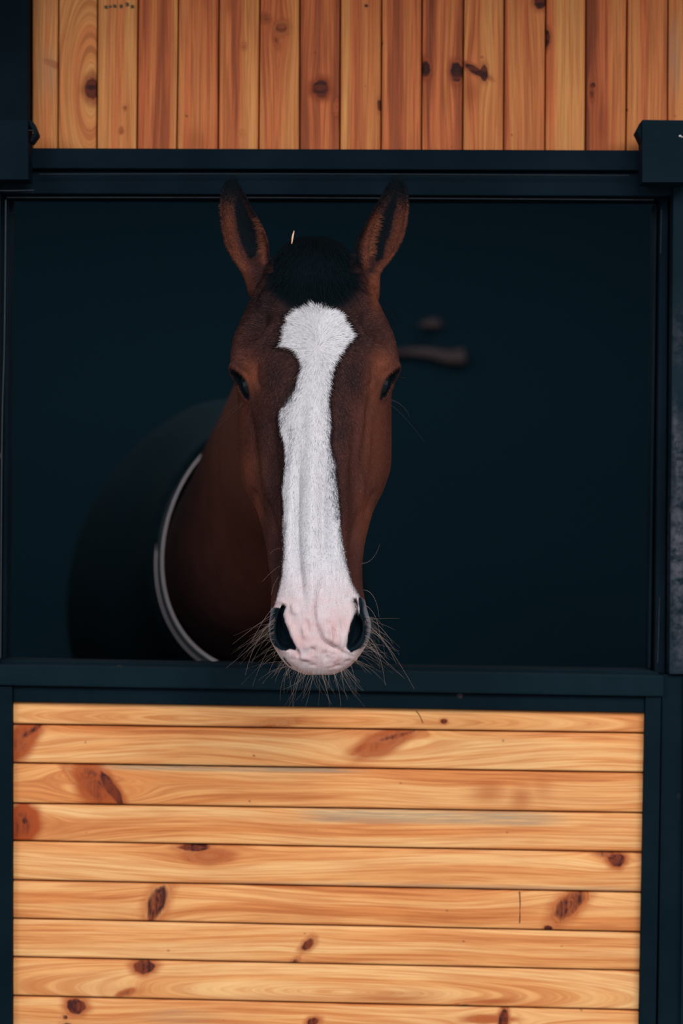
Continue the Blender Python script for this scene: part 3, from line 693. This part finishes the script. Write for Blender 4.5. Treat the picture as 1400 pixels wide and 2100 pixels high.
# brown strip of the lip corner behind the muzzle
sdB = np.where((PY > 1090) & (PY < 1330) & (dep > .062), -60, sdB)
sdL, sdR = poly_sd(PX, PY, BLK_L), poly_sd(PX, PY, BLK_R)
sdN = np.maximum(sdL, sdR); sdN = np.where((co[:, 1] > -.28), -60, sdN)
sdO = np.maximum(poly_sd(PX, PY, OPEN_L), poly_sd(PX, PY, OPEN_R))
wing = np.clip((-sdO)/14., 0, 1)         # hairs thin out towards the opening
pink = sstep(PY, 1130, 1300)*(sdB > -30)
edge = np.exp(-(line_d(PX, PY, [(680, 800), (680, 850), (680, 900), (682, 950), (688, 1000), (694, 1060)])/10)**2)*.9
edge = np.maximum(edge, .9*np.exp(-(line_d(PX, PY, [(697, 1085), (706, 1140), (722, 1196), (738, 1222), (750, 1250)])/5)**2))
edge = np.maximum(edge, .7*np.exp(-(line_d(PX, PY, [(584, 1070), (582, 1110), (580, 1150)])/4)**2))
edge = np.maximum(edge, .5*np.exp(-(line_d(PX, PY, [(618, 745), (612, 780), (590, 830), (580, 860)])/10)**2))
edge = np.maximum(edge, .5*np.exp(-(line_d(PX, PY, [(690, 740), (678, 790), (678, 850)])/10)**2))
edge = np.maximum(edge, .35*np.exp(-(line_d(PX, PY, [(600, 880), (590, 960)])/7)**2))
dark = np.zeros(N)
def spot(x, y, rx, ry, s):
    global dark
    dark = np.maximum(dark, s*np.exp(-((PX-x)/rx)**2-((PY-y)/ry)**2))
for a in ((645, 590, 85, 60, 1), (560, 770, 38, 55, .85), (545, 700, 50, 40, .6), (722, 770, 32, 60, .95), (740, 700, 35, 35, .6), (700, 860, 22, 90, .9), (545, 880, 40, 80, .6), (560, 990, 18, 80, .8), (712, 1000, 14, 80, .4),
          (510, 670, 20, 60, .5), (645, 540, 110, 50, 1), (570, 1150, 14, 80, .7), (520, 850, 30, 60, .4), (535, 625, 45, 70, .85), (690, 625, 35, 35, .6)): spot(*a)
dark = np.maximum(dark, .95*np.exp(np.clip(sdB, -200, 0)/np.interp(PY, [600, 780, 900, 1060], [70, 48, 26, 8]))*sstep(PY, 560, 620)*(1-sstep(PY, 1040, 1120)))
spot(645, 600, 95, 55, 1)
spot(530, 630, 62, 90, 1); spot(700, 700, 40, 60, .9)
dark = np.where(co[:, 1] > -.05, sstep(co[:, 1], .36, .52)*.75+.08+.08*np.sin(co[:, 2]*17+co[:, 1]*9), dark)  # shoulder darker, neck lighter: shading painted into the coat
red = np.where(co[:, 1] > -.02, .35*(1-sstep(co[:, 1], .3, .5)), 0.0)  # redder neck colour stands in for light reaching it
def rspot(x, y, rx, ry, s):
    global red
    red = np.maximum(red, s*np.exp(-((PX-x)/rx)**2-((PY-y)/ry)**2))
for a in ((515, 770, 20, 35, 1), (780, 750, 22, 35, 1), (765, 800, 18, 50, .6), (506, 590, 15, 40, 1.2), (768, 590, 13, 42, 1.3), (770, 900, 30, 120, .45), (512, 960, 18, 60, .6), (528, 1040, 10, 40, .6), (748, 1060, 20, 60, .5), (500, 860, 12, 60, .4)): rspot(*a)
# ears: dark hollow, dark rim and tip
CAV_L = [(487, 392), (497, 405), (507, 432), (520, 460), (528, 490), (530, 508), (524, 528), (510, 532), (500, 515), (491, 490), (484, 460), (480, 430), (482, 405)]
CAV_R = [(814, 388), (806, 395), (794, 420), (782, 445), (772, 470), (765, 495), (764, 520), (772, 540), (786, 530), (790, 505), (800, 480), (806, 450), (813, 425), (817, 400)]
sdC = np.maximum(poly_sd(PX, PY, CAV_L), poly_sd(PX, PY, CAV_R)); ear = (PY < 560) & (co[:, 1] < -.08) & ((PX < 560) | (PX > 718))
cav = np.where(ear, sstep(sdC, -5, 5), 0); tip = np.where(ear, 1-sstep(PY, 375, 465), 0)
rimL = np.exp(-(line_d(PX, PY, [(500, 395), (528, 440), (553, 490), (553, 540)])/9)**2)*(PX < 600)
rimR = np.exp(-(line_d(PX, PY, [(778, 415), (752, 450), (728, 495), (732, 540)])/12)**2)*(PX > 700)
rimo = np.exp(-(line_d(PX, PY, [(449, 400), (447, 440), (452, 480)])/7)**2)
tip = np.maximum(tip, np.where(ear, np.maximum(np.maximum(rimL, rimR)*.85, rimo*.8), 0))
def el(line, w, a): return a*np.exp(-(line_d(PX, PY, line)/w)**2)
er = np.maximum.reduce([el([(530, 450), (541, 475), (545, 500), (540, 535)], 8, 1), el([(466, 420), (470, 480), (482, 520), (500, 550)], 16, .85), el([(772, 430), (757, 470), (748, 510), (750, 545)], 8, 1), el([(828, 425), (816, 480), (798, 525), (780, 555)], 14, .85)])  # lit, translucent ear edges painted in as orange coat
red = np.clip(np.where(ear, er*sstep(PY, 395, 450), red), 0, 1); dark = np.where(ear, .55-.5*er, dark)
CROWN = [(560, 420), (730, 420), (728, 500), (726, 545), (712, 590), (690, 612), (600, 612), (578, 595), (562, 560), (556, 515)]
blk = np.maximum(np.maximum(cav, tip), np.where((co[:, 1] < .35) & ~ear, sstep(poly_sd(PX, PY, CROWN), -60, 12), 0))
blk = np.maximum(blk, .9*np.exp(-(line_d(PX, PY, [(582, 1350), (588, 1358), (596, 1366)])/2.0)**2))  # black painted into the lip crease to deepen its shade
for (p, n_, u, v, sx) in EYES:
    r = co-p[None]; a, b, c = r@u, r@v, r@n_
    e = np.sqrt((a/.0235)**2+(b/.0118)**2); blk = np.maximum(blk, np.where(np.abs(c) < .03, (1-sstep(e, .85, 1.2))*sstep(PY, 750, 760), 0))
    tear = line_d(PX, PY, [(645+sx*140, 800), (645+sx*136, 818)]); blk = np.maximum(blk, .8*np.exp(-(tear/5)**2)*(co[:, 1] < -.1))
# flow of the hair
dx, dy = PX-652, PY-714; rr = np.hypot(dx, dy)
up_ = dy < 0
wf = sstep(rr, 30, 190); fu = np.arctan2(dx, dy)*70*(1-wf)+dx*wf; fv = rr*(1-wf)+np.where(up_, rr, dy)*wf
fu = np.where(ear, PX*.9+PY*.3, fu); fv = np.where(ear, PY, fv)
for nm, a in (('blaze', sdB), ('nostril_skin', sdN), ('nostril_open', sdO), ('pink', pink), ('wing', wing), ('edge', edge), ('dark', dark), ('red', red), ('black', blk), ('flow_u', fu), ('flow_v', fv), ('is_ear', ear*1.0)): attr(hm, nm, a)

m = M('horse_coat'); p = m.pos(); U, V_ = m.attr('flow_u'), m.attr('flow_v')
h1 = m.noise(m.xyz(m.math('MULTIPLY', U, .45), m.math('MULTIPLY', V_, .065), 0.0), 1, 2, .6, .3)
h2 = m.noise(m.xyz(m.math('MULTIPLY', U, .20), m.math('MULTIPLY', V_, .035), 4.0), 1, 2, .5, .3)
grain = m.noise(p, 700, 2, .7); mott = m.noise(p, 45, 4, .65); soft = m.noise(p, 14, 3)
is_ear = m.attr('is_ear')
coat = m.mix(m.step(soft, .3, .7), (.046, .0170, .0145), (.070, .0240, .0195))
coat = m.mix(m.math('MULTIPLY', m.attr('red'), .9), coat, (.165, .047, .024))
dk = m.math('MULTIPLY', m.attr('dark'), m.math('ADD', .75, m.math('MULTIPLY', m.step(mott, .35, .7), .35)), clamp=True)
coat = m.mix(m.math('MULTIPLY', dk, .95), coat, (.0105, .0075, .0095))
coat = m.mix(m.math('MULTIPLY', m.step(h1, .45, .72), .40), coat, m.mix(.5, coat, (.010, .006, .008)))
coat = m.mix(m.math('MULTIPLY', m.step(grain, .52, .80), .35), coat, m.mix(.55, coat, (.26, .13, .10)))  # pale grain paints short-hair sheen into the colour
coat = m.mix(m.math('MULTIPLY', m.math('SUBTRACT', 1.0, m.step(grain, .3, .48)), .5), coat, m.mix(.6, coat, (.012, .008, .012)))
# blaze: white hair over skin, ragged along the hair direction
pinkf = m.attr('pink')
rag = m.math('MULTIPLY', m.math('SUBTRACT', h1, .5), m.math('SUBTRACT', 22.0, m.math('MULTIPLY', m.step(V_, 80.0, 330.0), 15.0)))
wmask = m.step(m.math('ADD', m.attr('blaze'), rag), -2.2, 2.2)
white = m.mix(m.step(h2, .35, .7), (.46, .44, .475), (.56, .54, .565))
white = m.mix(m.math('MULTIPLY', m.math('MULTIPLY', m.step(h1, .50, .68), .45), m.math('SUBTRACT', 1.0, pinkf)), white, (.15, .155, .19))
white = m.mix(m.math('MULTIPLY', pinkf, m.math('ADD', .45, m.math('MULTIPLY', m.step(mott, .35, .65), .5))), white, (.50, .33, .33))
fr = m.n('ShaderNodeTexVoronoi'); m.put(fr.inputs['Vector'], p); fr.inputs['Scale'].default_value = 95
white = m.mix(m.math('MULTIPLY', m.math('MULTIPLY', m.math('SUBTRACT', 1.0, m.step(fr.outputs['Distance'], .06, .16)), m.step(mott, .48, .6)), m.math('MULTIPLY', pinkf, .55)), white, (.26, .12, .13))
speck = m.step(m.math('ADD', m.math('MULTIPLY', h1, .7), m.math('MULTIPLY', grain, .3)), .40, .56)
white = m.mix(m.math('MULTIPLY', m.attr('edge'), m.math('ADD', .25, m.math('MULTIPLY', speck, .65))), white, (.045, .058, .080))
col = m.mix(wmask, coat, white)
sk = m.step(m.math('ADD', m.attr('nostril_skin'), m.math('MULTIPLY', m.math('SUBTRACT', mott, .5), 12.0)), -1.5, 1.5)
wg = m.step(m.math('ADD', m.attr('wing'), m.math('MULTIPLY', m.math('SUBTRACT', grain, .5), .5)), .55, 1.35)
skin = m.mix(wg, (.0025, .0075, .012), (.22, .22, .26))
col = m.mix(sk, col, skin)
inner = m.step(m.attr('nostril_open'), -.5, 5.0)
col = m.mix(inner, col, (.0020, .0068, .011))
fuzz = m.step(m.noise(p, 520, 2, .6), .45, .62)
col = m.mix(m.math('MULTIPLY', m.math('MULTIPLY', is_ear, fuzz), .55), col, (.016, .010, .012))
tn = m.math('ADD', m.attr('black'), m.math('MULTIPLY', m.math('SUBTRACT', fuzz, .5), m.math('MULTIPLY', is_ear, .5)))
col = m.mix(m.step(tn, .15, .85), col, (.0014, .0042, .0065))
hb = m.math('ADD', m.math('MULTIPLY', h1, .8), m.math('MULTIPLY', grain, .6))
m.bump(hb, .5, .0015)
COAT = m.fin(col, .70, .05)
m.put(m.p.inputs['Sheen Weight'], .0); m.put(m.p.inputs['Sheen Roughness'], .4); m.p.inputs['Sheen Tint'].default_value = (1, .7, .55, 1)

hm.vertices.foreach_set('co', co.astype(np.float32).ravel()); hm.update()
hm.materials.clear()
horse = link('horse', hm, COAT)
tag(horse, 'bay horse with a broad white blaze looking out over the half door', 'horse')
BV = make_bvh()

# eyes
def gem(name, col, rough, spec=.5):
    m = M(name); return m.fin(col, rough, spec)
EYE = gem('horse_eye', (.003, .006, .009), .10, .22)
for (p, n_, u, v, sx) in EYES:
    c = p-n_*.0200
    me = ellipsoid((0, 0, 0), (.0220, .0180, .0195), 64)
    R_ = np.stack([u, v, n_], 1)
    q = np.empty(len(me.vertices)*3, np.float32); me.vertices.foreach_get('co', q); q = q.reshape(-1, 3)
    q = q@R_.T.astype(np.float32)+c.astype(np.float32); me.vertices.foreach_set('co', q.ravel()); me.update()
    me.name = 'eye'; link('eye', me, EYE, horse)
# lashes
def arc_hair(root, d, L, droop, n=8, curl=None):
    t = np.linspace(0, 1, n)[:, None]; d = np.array(d)/np.linalg.norm(d)
    P = np.array(root)[None]+d[None]*L*t+np.array([0, 0, -1.])[None]*droop*L*t**2
    if curl is not None: P = P+np.array(curl)[None]*L*(t**2.2)
    return P
HAIRD = plain('black_hair', (.0028, .0068, .0100), .7, .04, .3, 200)
for (p, n_, u, v, sx) in EYES:
    lash = []
    for k in range(46):
        a = RNG.uniform(-.4, 1.0)*.018; root = p+u*(.004+a*.8)+v*(-sx)*0+n_*(.001)+v*RNG.uniform(-.002, .002)
        d = n_*.8+np.array([sx*.35, -.3, -.25])+RNG.normal(0, .12, 3)
        lash.append((arc_hair(root, d, RNG.uniform(.008, .015), .3), np.linspace(.00028, .00006, 8)))
    tubes('eyelashes', lash, HAIRD, horse)
# whiskers
WH = plain('pale_whisker', (.34, .25, .21), .5, .3, .35, 20); WHD = plain('dark_whisker', (.05, .045, .05), .6, .2)
wh = []
def whisk(px, py, dx, dy, L, droop=.25, r=.00028, fw_=.15, store=None):
    loc, nor = hit(px, py)
    if loc is None or loc[1] > -.1: return
    d = np.array([dx, -fw_, -dy]); (wh if store is None else store).append((arc_hair(loc-nor*.0005, d, L, droop, 9, (RNG.uniform(-.4, .4), 0, RNG.uniform(-.3, .3))), np.linspace(r, r*.35, 9)))
for k in range(85):                   # under the lips
    x = RNG.uniform(578, 732); s_ = (x-655)/80; y = 1383-26*abs(s_)**2.2-RNG.uniform(0, 12)
    whisk(x, y, s_*.8+RNG.normal(0, .30), .9, RNG.uniform(.008, .045), RNG.uniform(-.1, .5), RNG.uniform(.00005, .00013))
for k in range(52):                    # left side of the mouth
    y = RNG.uniform(1262, 1372); e = np.interp(y, [1250, 1300, 1330, 1350, 1372], [560, 558, 565, 578, 602]); whisk(e+RNG.uniform(2, 7), y, -1, RNG.normal(.38, .30), RNG.uniform(.012, .050), RNG.uniform(.1, .6), RNG.uniform(.00005, .00013))
for k in range(52):
    y = RNG.uniform(1262, 1365); e = np.interp(y, [1250, 1300, 1330, 1350, 1372], [752, 754, 746, 735, 712]); whisk(e-RNG.uniform(2, 7), y, 1, RNG.normal(.25, .30), RNG.uniform(.012, .048), RNG.uniform(.1, .8), RNG.uniform(.00005, .00013))
for (x, y, dx, dy, L, dr) in ((564, 1256, -1, .6, .062, .35), (563, 1270, -1, .75, .066, .3), (562, 1284, -1, .9, .060, .3), (566, 1240, -1, .9, .045, .3), (575, 1160, -1, .4, .024, .5), (575, 1125, -1, -.05, .020, .3), (572, 1180, -.7, 1, .034, .2),
     (741, 1155, 1, .1, .034, -.7), (744, 1210, 1, -.1, .036, 1.1), (748, 1240, 1, .5, .038, .6), (750, 1262, 1, .6, .056, .35), (751, 1280, 1, .5, .058, 1.0), (751, 1290, 1, .3, .05, .9), (748, 1302, 1, .4, .044, 1.2)):
    whisk(x, y, dx, dy, L, dr, .00018)
ws = tubes('whiskers', wh, WH, horse); tag(ws, kind='stuff')
wd_ = []
for (x, y, dx, dy, L, dr) in ((486, 742, -1, .25, .014, .3), (500, 824, -1, .4, .030, .5), (500, 826, -1, .7, .036, .6), (812, 772, 1, .1, .012, .3), (794, 822, 1, -.05, .034, .3), (794, 826, 1, .5, .045, .6), (797, 818, 1, .2, .04, .2)):
    whisk(x, y, dx, dy, L, dr, .00018, .1, wd_)
for f_ in wd_: tubes('feeler_hair', [f_], WHD, horse)
# forelock and poll hair
fl = []
for k in range(3000):
    x0 = RNG.normal(645, 24); y0 = RNG.uniform(490, 560)+abs(x0-645)*.35; x1 = x0+(x0-645)*.75+RNG.normal(0, 9)
    ye = min(600-abs(x1-645)*.15+RNG.normal(0, 24), (610 if abs(x1-641) < 22 else 632)+RNG.uniform(-12, 8))
    if ye < y0+25: ye = y0+25
    pts = []; offk = RNG.uniform(.25, 1.0)
    for t in np.linspace(0, 1, 8):
        x_, y_ = x0+(x1-x0)*t+3*math.sin(t*5+x0), y0+(ye-y0)*t; loc, nor = hit(x_, y_)
        if loc is None or loc[1] > -.08: continue
        off = .002+.010*math.sin(math.pi*min(1, t*.95+.1))*offk; pts.append(loc+np.array([0, -1, .25])*off)
    if len(pts) >= 5: fl.append((np.array(pts), np.linspace(.0005, .00012, len(pts))))
for k in range(900):                    # tuft standing on the poll
    x0 = RNG.normal(645, 26); loc, nor = hit(x0, 494+abs(x0-645)*.35+RNG.uniform(0, 14))
    if loc is None or loc[1] > -.05: continue
    L = RNG.uniform(.012, .034); d = np.array([(x0-645)*.012+RNG.normal(0, .3), -.6, .9])
    fl.append((arc_hair(loc+np.array([0, .01, -.003]), d, L, .9, 7), np.linspace(.0005, .0002, 7)))
tubes('forelock', fl, HAIRD, horse)
# mane along the crest of the neck (mostly hidden behind the head)
mn = []
for k in range(900):
    y = RNG.uniform(-.12, .9); r = cubic_cols(A_[:, 0], A_[:, 1:], np.array([y]))[0]; c = W(r[0], r[1], y)
    root = (c[0]+RNG.uniform(-.02, .02), y, c[2]+r[3]-.005); mn.append((arc_hair(root, (.7, RNG.normal(0, .15), .5), RNG.uniform(.10, .16), .9, 8), np.linspace(.0008, .0003, 8)))
tubes('mane', mn, HAIRD, horse)
# ear fringe hairs
EARH = plain('ear_fringe_hair', (.20, .065, .032), .6, .2, .4, 200)
eh = []
def fringe(line, n, d, L):
    for k in range(n):
        t = RNG.uniform(0, len(line)-1.001); i = int(t); f = t-i
        x_ = line[i][0]*(1-f)+line[i+1][0]*f+RNG.normal(0, 2.2); y_ = line[i][1]*(1-f)+line[i+1][1]*f
        loc, nor = hit(x_, y_)
        if loc is None or loc[1] > -.05: continue
        eh.append((arc_hair(loc, (d[0]+RNG.normal(0, .3), -.25, d[1]+RNG.normal(0, .3)), RNG.uniform(.4, 1)*L, .1, 5), np.linspace(.00028, .0001, 5)))
fringe([(531, 440), (537, 470), (541, 500), (540, 520)], 170, (-1, -.1), .011)
fringe([(775, 440), (767, 470), (759, 500), (758, 525)], 190, (1, -.1), .012)
fringe([(453, 420), (454, 470), (462, 510), (480, 545)], 90, (-1, .1), .0035); fringe([(834, 420), (830, 470), (820, 505), (800, 540)], 90, (1, .1), .0035)
tubes('ear_fringe', [e for e in eh if e[0][0][0] < -.04], EARH, horse); tubes('ear_fringe', [e for e in eh if e[0][0][0] >= -.04], EARH, horse)

# short coat: every hair of the face lies along the flow of the coat
F_ = np.empty(len(hm.loops), np.int32); hm.loops.foreach_get('vertex_index', F_); F_ = F_.reshape(-1, 4)
fc = co[F_].mean(1); fn = NR[F_].mean(1); fn /= np.linalg.norm(fn, axis=1)[:, None]+1e-9
fpx, fpy = PX[F_].mean(1), PY[F_].mean(1); fB = sdB[F_].mean(1); fblk = blk[F_].mean(1); fN = sdN[F_].mean(1)
dens = np.where(fB > -6, 1.0, .50)*(fc[:, 1] < -.10)*(fn[:, 1] < .35)*(fpy < 1260)*(fN < -3)
dens = dens*np.where((fpy > 560) & (fblk > .4) & (fB < -2), 0, 1)*np.interp(fpy, [400, 1150, 1260], [1, 1, .3])
dens = np.where((fpy < 560) & (fblk > .6), dens*.35, dens)
ar = np.linalg.norm(np.cross(co[F_[:, 1]]-co[F_[:, 0]], co[F_[:, 3]]-co[F_[:, 0]]), axis=1)*dens
NH = 190000; pick = RNG.choice(len(F_), NH, p=ar/ar.sum())
a_, b_ = RNG.rand(NH, 1), RNG.rand(NH, 1); q4 = F_[pick]
def bil(A):
    A = A if A.ndim == 2 else A[:, None]
    return (1-a_)*(1-b_)*A[q4[:, 0]]+a_*(1-b_)*A[q4[:, 1]]+a_*b_*A[q4[:, 2]]+(1-a_)*b_*A[q4[:, 3]]
root = bil(co); nh = bil(NR); nh /= np.linalg.norm(nh, axis=1)[:, None]
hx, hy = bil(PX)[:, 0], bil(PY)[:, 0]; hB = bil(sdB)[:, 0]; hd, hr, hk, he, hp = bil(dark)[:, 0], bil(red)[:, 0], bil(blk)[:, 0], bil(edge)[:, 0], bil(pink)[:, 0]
gx, gy = hx-652, hy-714; gr_ = np.hypot(gx, gy)+1e-6; w1 = np.exp(-(gr_/60)**2); w1 = np.where(gy < 0, np.maximum(w1, .75), w1)
ox = np.sign(gx)*.75*np.exp(-np.clip(gy, 0, None)/260)*np.clip(np.abs(gx)/12, 0, 1); dxh = gx/gr_*w1+ox*(1-w1); dyh = gy/gr_*w1+1.0*(1-w1)
earh = (hy < 556) & ((hx < 562) | (hx > 718))
dxh = np.where(earh, RNG.normal(0, .8, NH)+np.where(hx < 640, -.5, .5), dxh); dyh = np.where(earh, RNG.normal(-.2, .8, NH), dyh)
ang = RNG.normal(0, .15, NH); dxh, dyh = dxh*np.cos(ang)-dyh*np.sin(ang), dxh*np.sin(ang)+dyh*np.cos(ang)
dv = np.stack([dxh, 0*dxh, -dyh], 1); dv -= nh*(dv*nh).sum(1)[:, None]; dv /= np.linalg.norm(dv, axis=1)[:, None]+1e-9
Lh = np.interp(hy, [500, 700, 950, 1150, 1260], [.0065, .0085, .0055, .0030, .0016])*RNG.uniform(.6, 1.15, NH); Lh = np.where(hB < -4, Lh*.62, Lh)
lift = RNG.uniform(.05, .26, NH)
wh_r = np.where(hB > -2, .00014, .00012)[:, None]
P0_ = root-nh*.0003; P1_ = root+dv*(Lh*.5)[:, None]+nh*(Lh*.5*lift)[:, None]; P2_ = root+dv*Lh[:, None]+nh*(Lh*lift*.75)[:, None]
sd_ = np.cross(dv, nh)
rg = []
for P_, k_ in ((P0_, 1.0), (P1_, .9), (P2_, .25)):
    for t in (0, 2.0944, 4.1888): rg.append(P_+(sd_*math.cos(t)+nh*math.sin(t))*wh_r*k_)
HVv = np.stack(rg, 1).reshape(-1, 3); o_ = (np.arange(NH)*9)[:, None]
HF_ = np.concatenate([o_+np.array([[r0+j, r0+(j+1) % 3, r0+3+(j+1) % 3, r0+3+j]]) for r0 in (0, 3) for j in range(3)])
chm = mesh_np('coat_hair', HVv, HF_)
rep = lambda A: np.repeat(A, 9)
iswhite = (hB+RNG.normal(0, 1.6, NH) > np.where(hy < 1000, 3.0, 1.5))
mott_ = np.clip(hk+np.where(earh & (RNG.rand(NH) < .45), .85, 0), 0, 1); hk = mott_
for nm, A in (('hw', iswhite*1.0), ('hv', RNG.rand(NH)), ('dark', hd), ('red', hr), ('black', hk), ('edge', he), ('pink', hp)): attr(chm, nm, rep(A))
m = M('coat_hair'); v = m.attr('hv')
c = m.mix(v, (.046, .0170, .0145), (.088, .0310, .0250))
c = m.mix(m.math('MULTIPLY', m.attr('red'), .9), c, (.25, .073, .034))
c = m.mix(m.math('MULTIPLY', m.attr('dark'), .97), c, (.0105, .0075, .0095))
c = m.mix(m.step(v, .93, .97), c, m.mix(.6, c, (.30, .15, .10)))
c = m.mix(m.attr('black'), c, (.0022, .0055, .0082))
w = m.mix(v, (.68, .66, .70), (.86, .84, .875)); w = m.mix(m.math('MULTIPLY', m.attr('pink'), .6), w, (.66, .50, .50))
gy_ = m.math('ADD', .05, m.math('MULTIPLY', m.attr('edge'), .62)); w = m.mix(m.math('LESS_THAN', m.math('FRACT', m.math('MULTIPLY', v, 37.7)), gy_), w, (.06, .072, .10))
c = m.mix(m.attr('hw'), c, w)
ch = link('coat_hair', chm, m.fin(c, .75, .03), horse); tag(ch, kind='stuff')

# rug
RUG = plain('dark_rug_cloth', (.0058, .0185, .027), .9, .05, .3, 60); BIND = plain('rug_binding', (.045, .055, .065), .8, .1); PIPE = plain('pale_piping', (.75, .66, .69), .6, .2)
ys2 = np.linspace(.60, 2.42, 40); B2 = cubic_cols(A_[:, 0], A_[:, 1:], np.minimum(ys2, 2.30))
rings = [body_ring(y, r, .016 if i else .008) for i, (y, r) in enumerate(zip(ys2, B2))]
RV, RF = loft(rings, close_ends=False)
me = mesh_py('horse_rug', RV, RF); rug = link('horse_rug', me, RUG, horse)
sm = rug.modifiers.new('thick', 'SOLIDIFY'); sm.thickness = .006
def ringtube(name, y, px, py, hx, hz, r, mat):
    c = W(px, py, y); P = [(c[0]+hx*math.cos(a)*(1-.10*math.sin(a)), y+.03*math.sin(a), c[2]+hz*math.sin(a)) for a in np.linspace(0, 2*math.pi, 120)]
    return tubes(name, [(P, np.full(120, r))], mat, rug, sides=8)
ringtube('piping', .600, 524, 1130, .175, .224, .0022, PIPE)
ringtube('piping', .575, 526, 1125, .165, .214, .0020, PIPE)
ringtube('binding', .590, 525, 1128, .169, .219, .006, BIND)

# straw caught in the forelock
STR = plain('straw', (.75, .42, .28), .6, .2)
loc, nor = hit(600, 500); loc = loc if loc is not None else np.array(W(600, 500, -.2))
q = -.235
a, b, c = W(603, 473, q), W(600, 485, q), W(598, 500, q)
o = tubes('straw_stalk', [(catmull([a, b, c], 8), np.array([.0003, .0007, .0011, .0014, .0014, .0012, .0009, .0005]))], STR, None, sides=6)
tag(o, 'short pale straw stalk caught in the black forelock', 'straw')
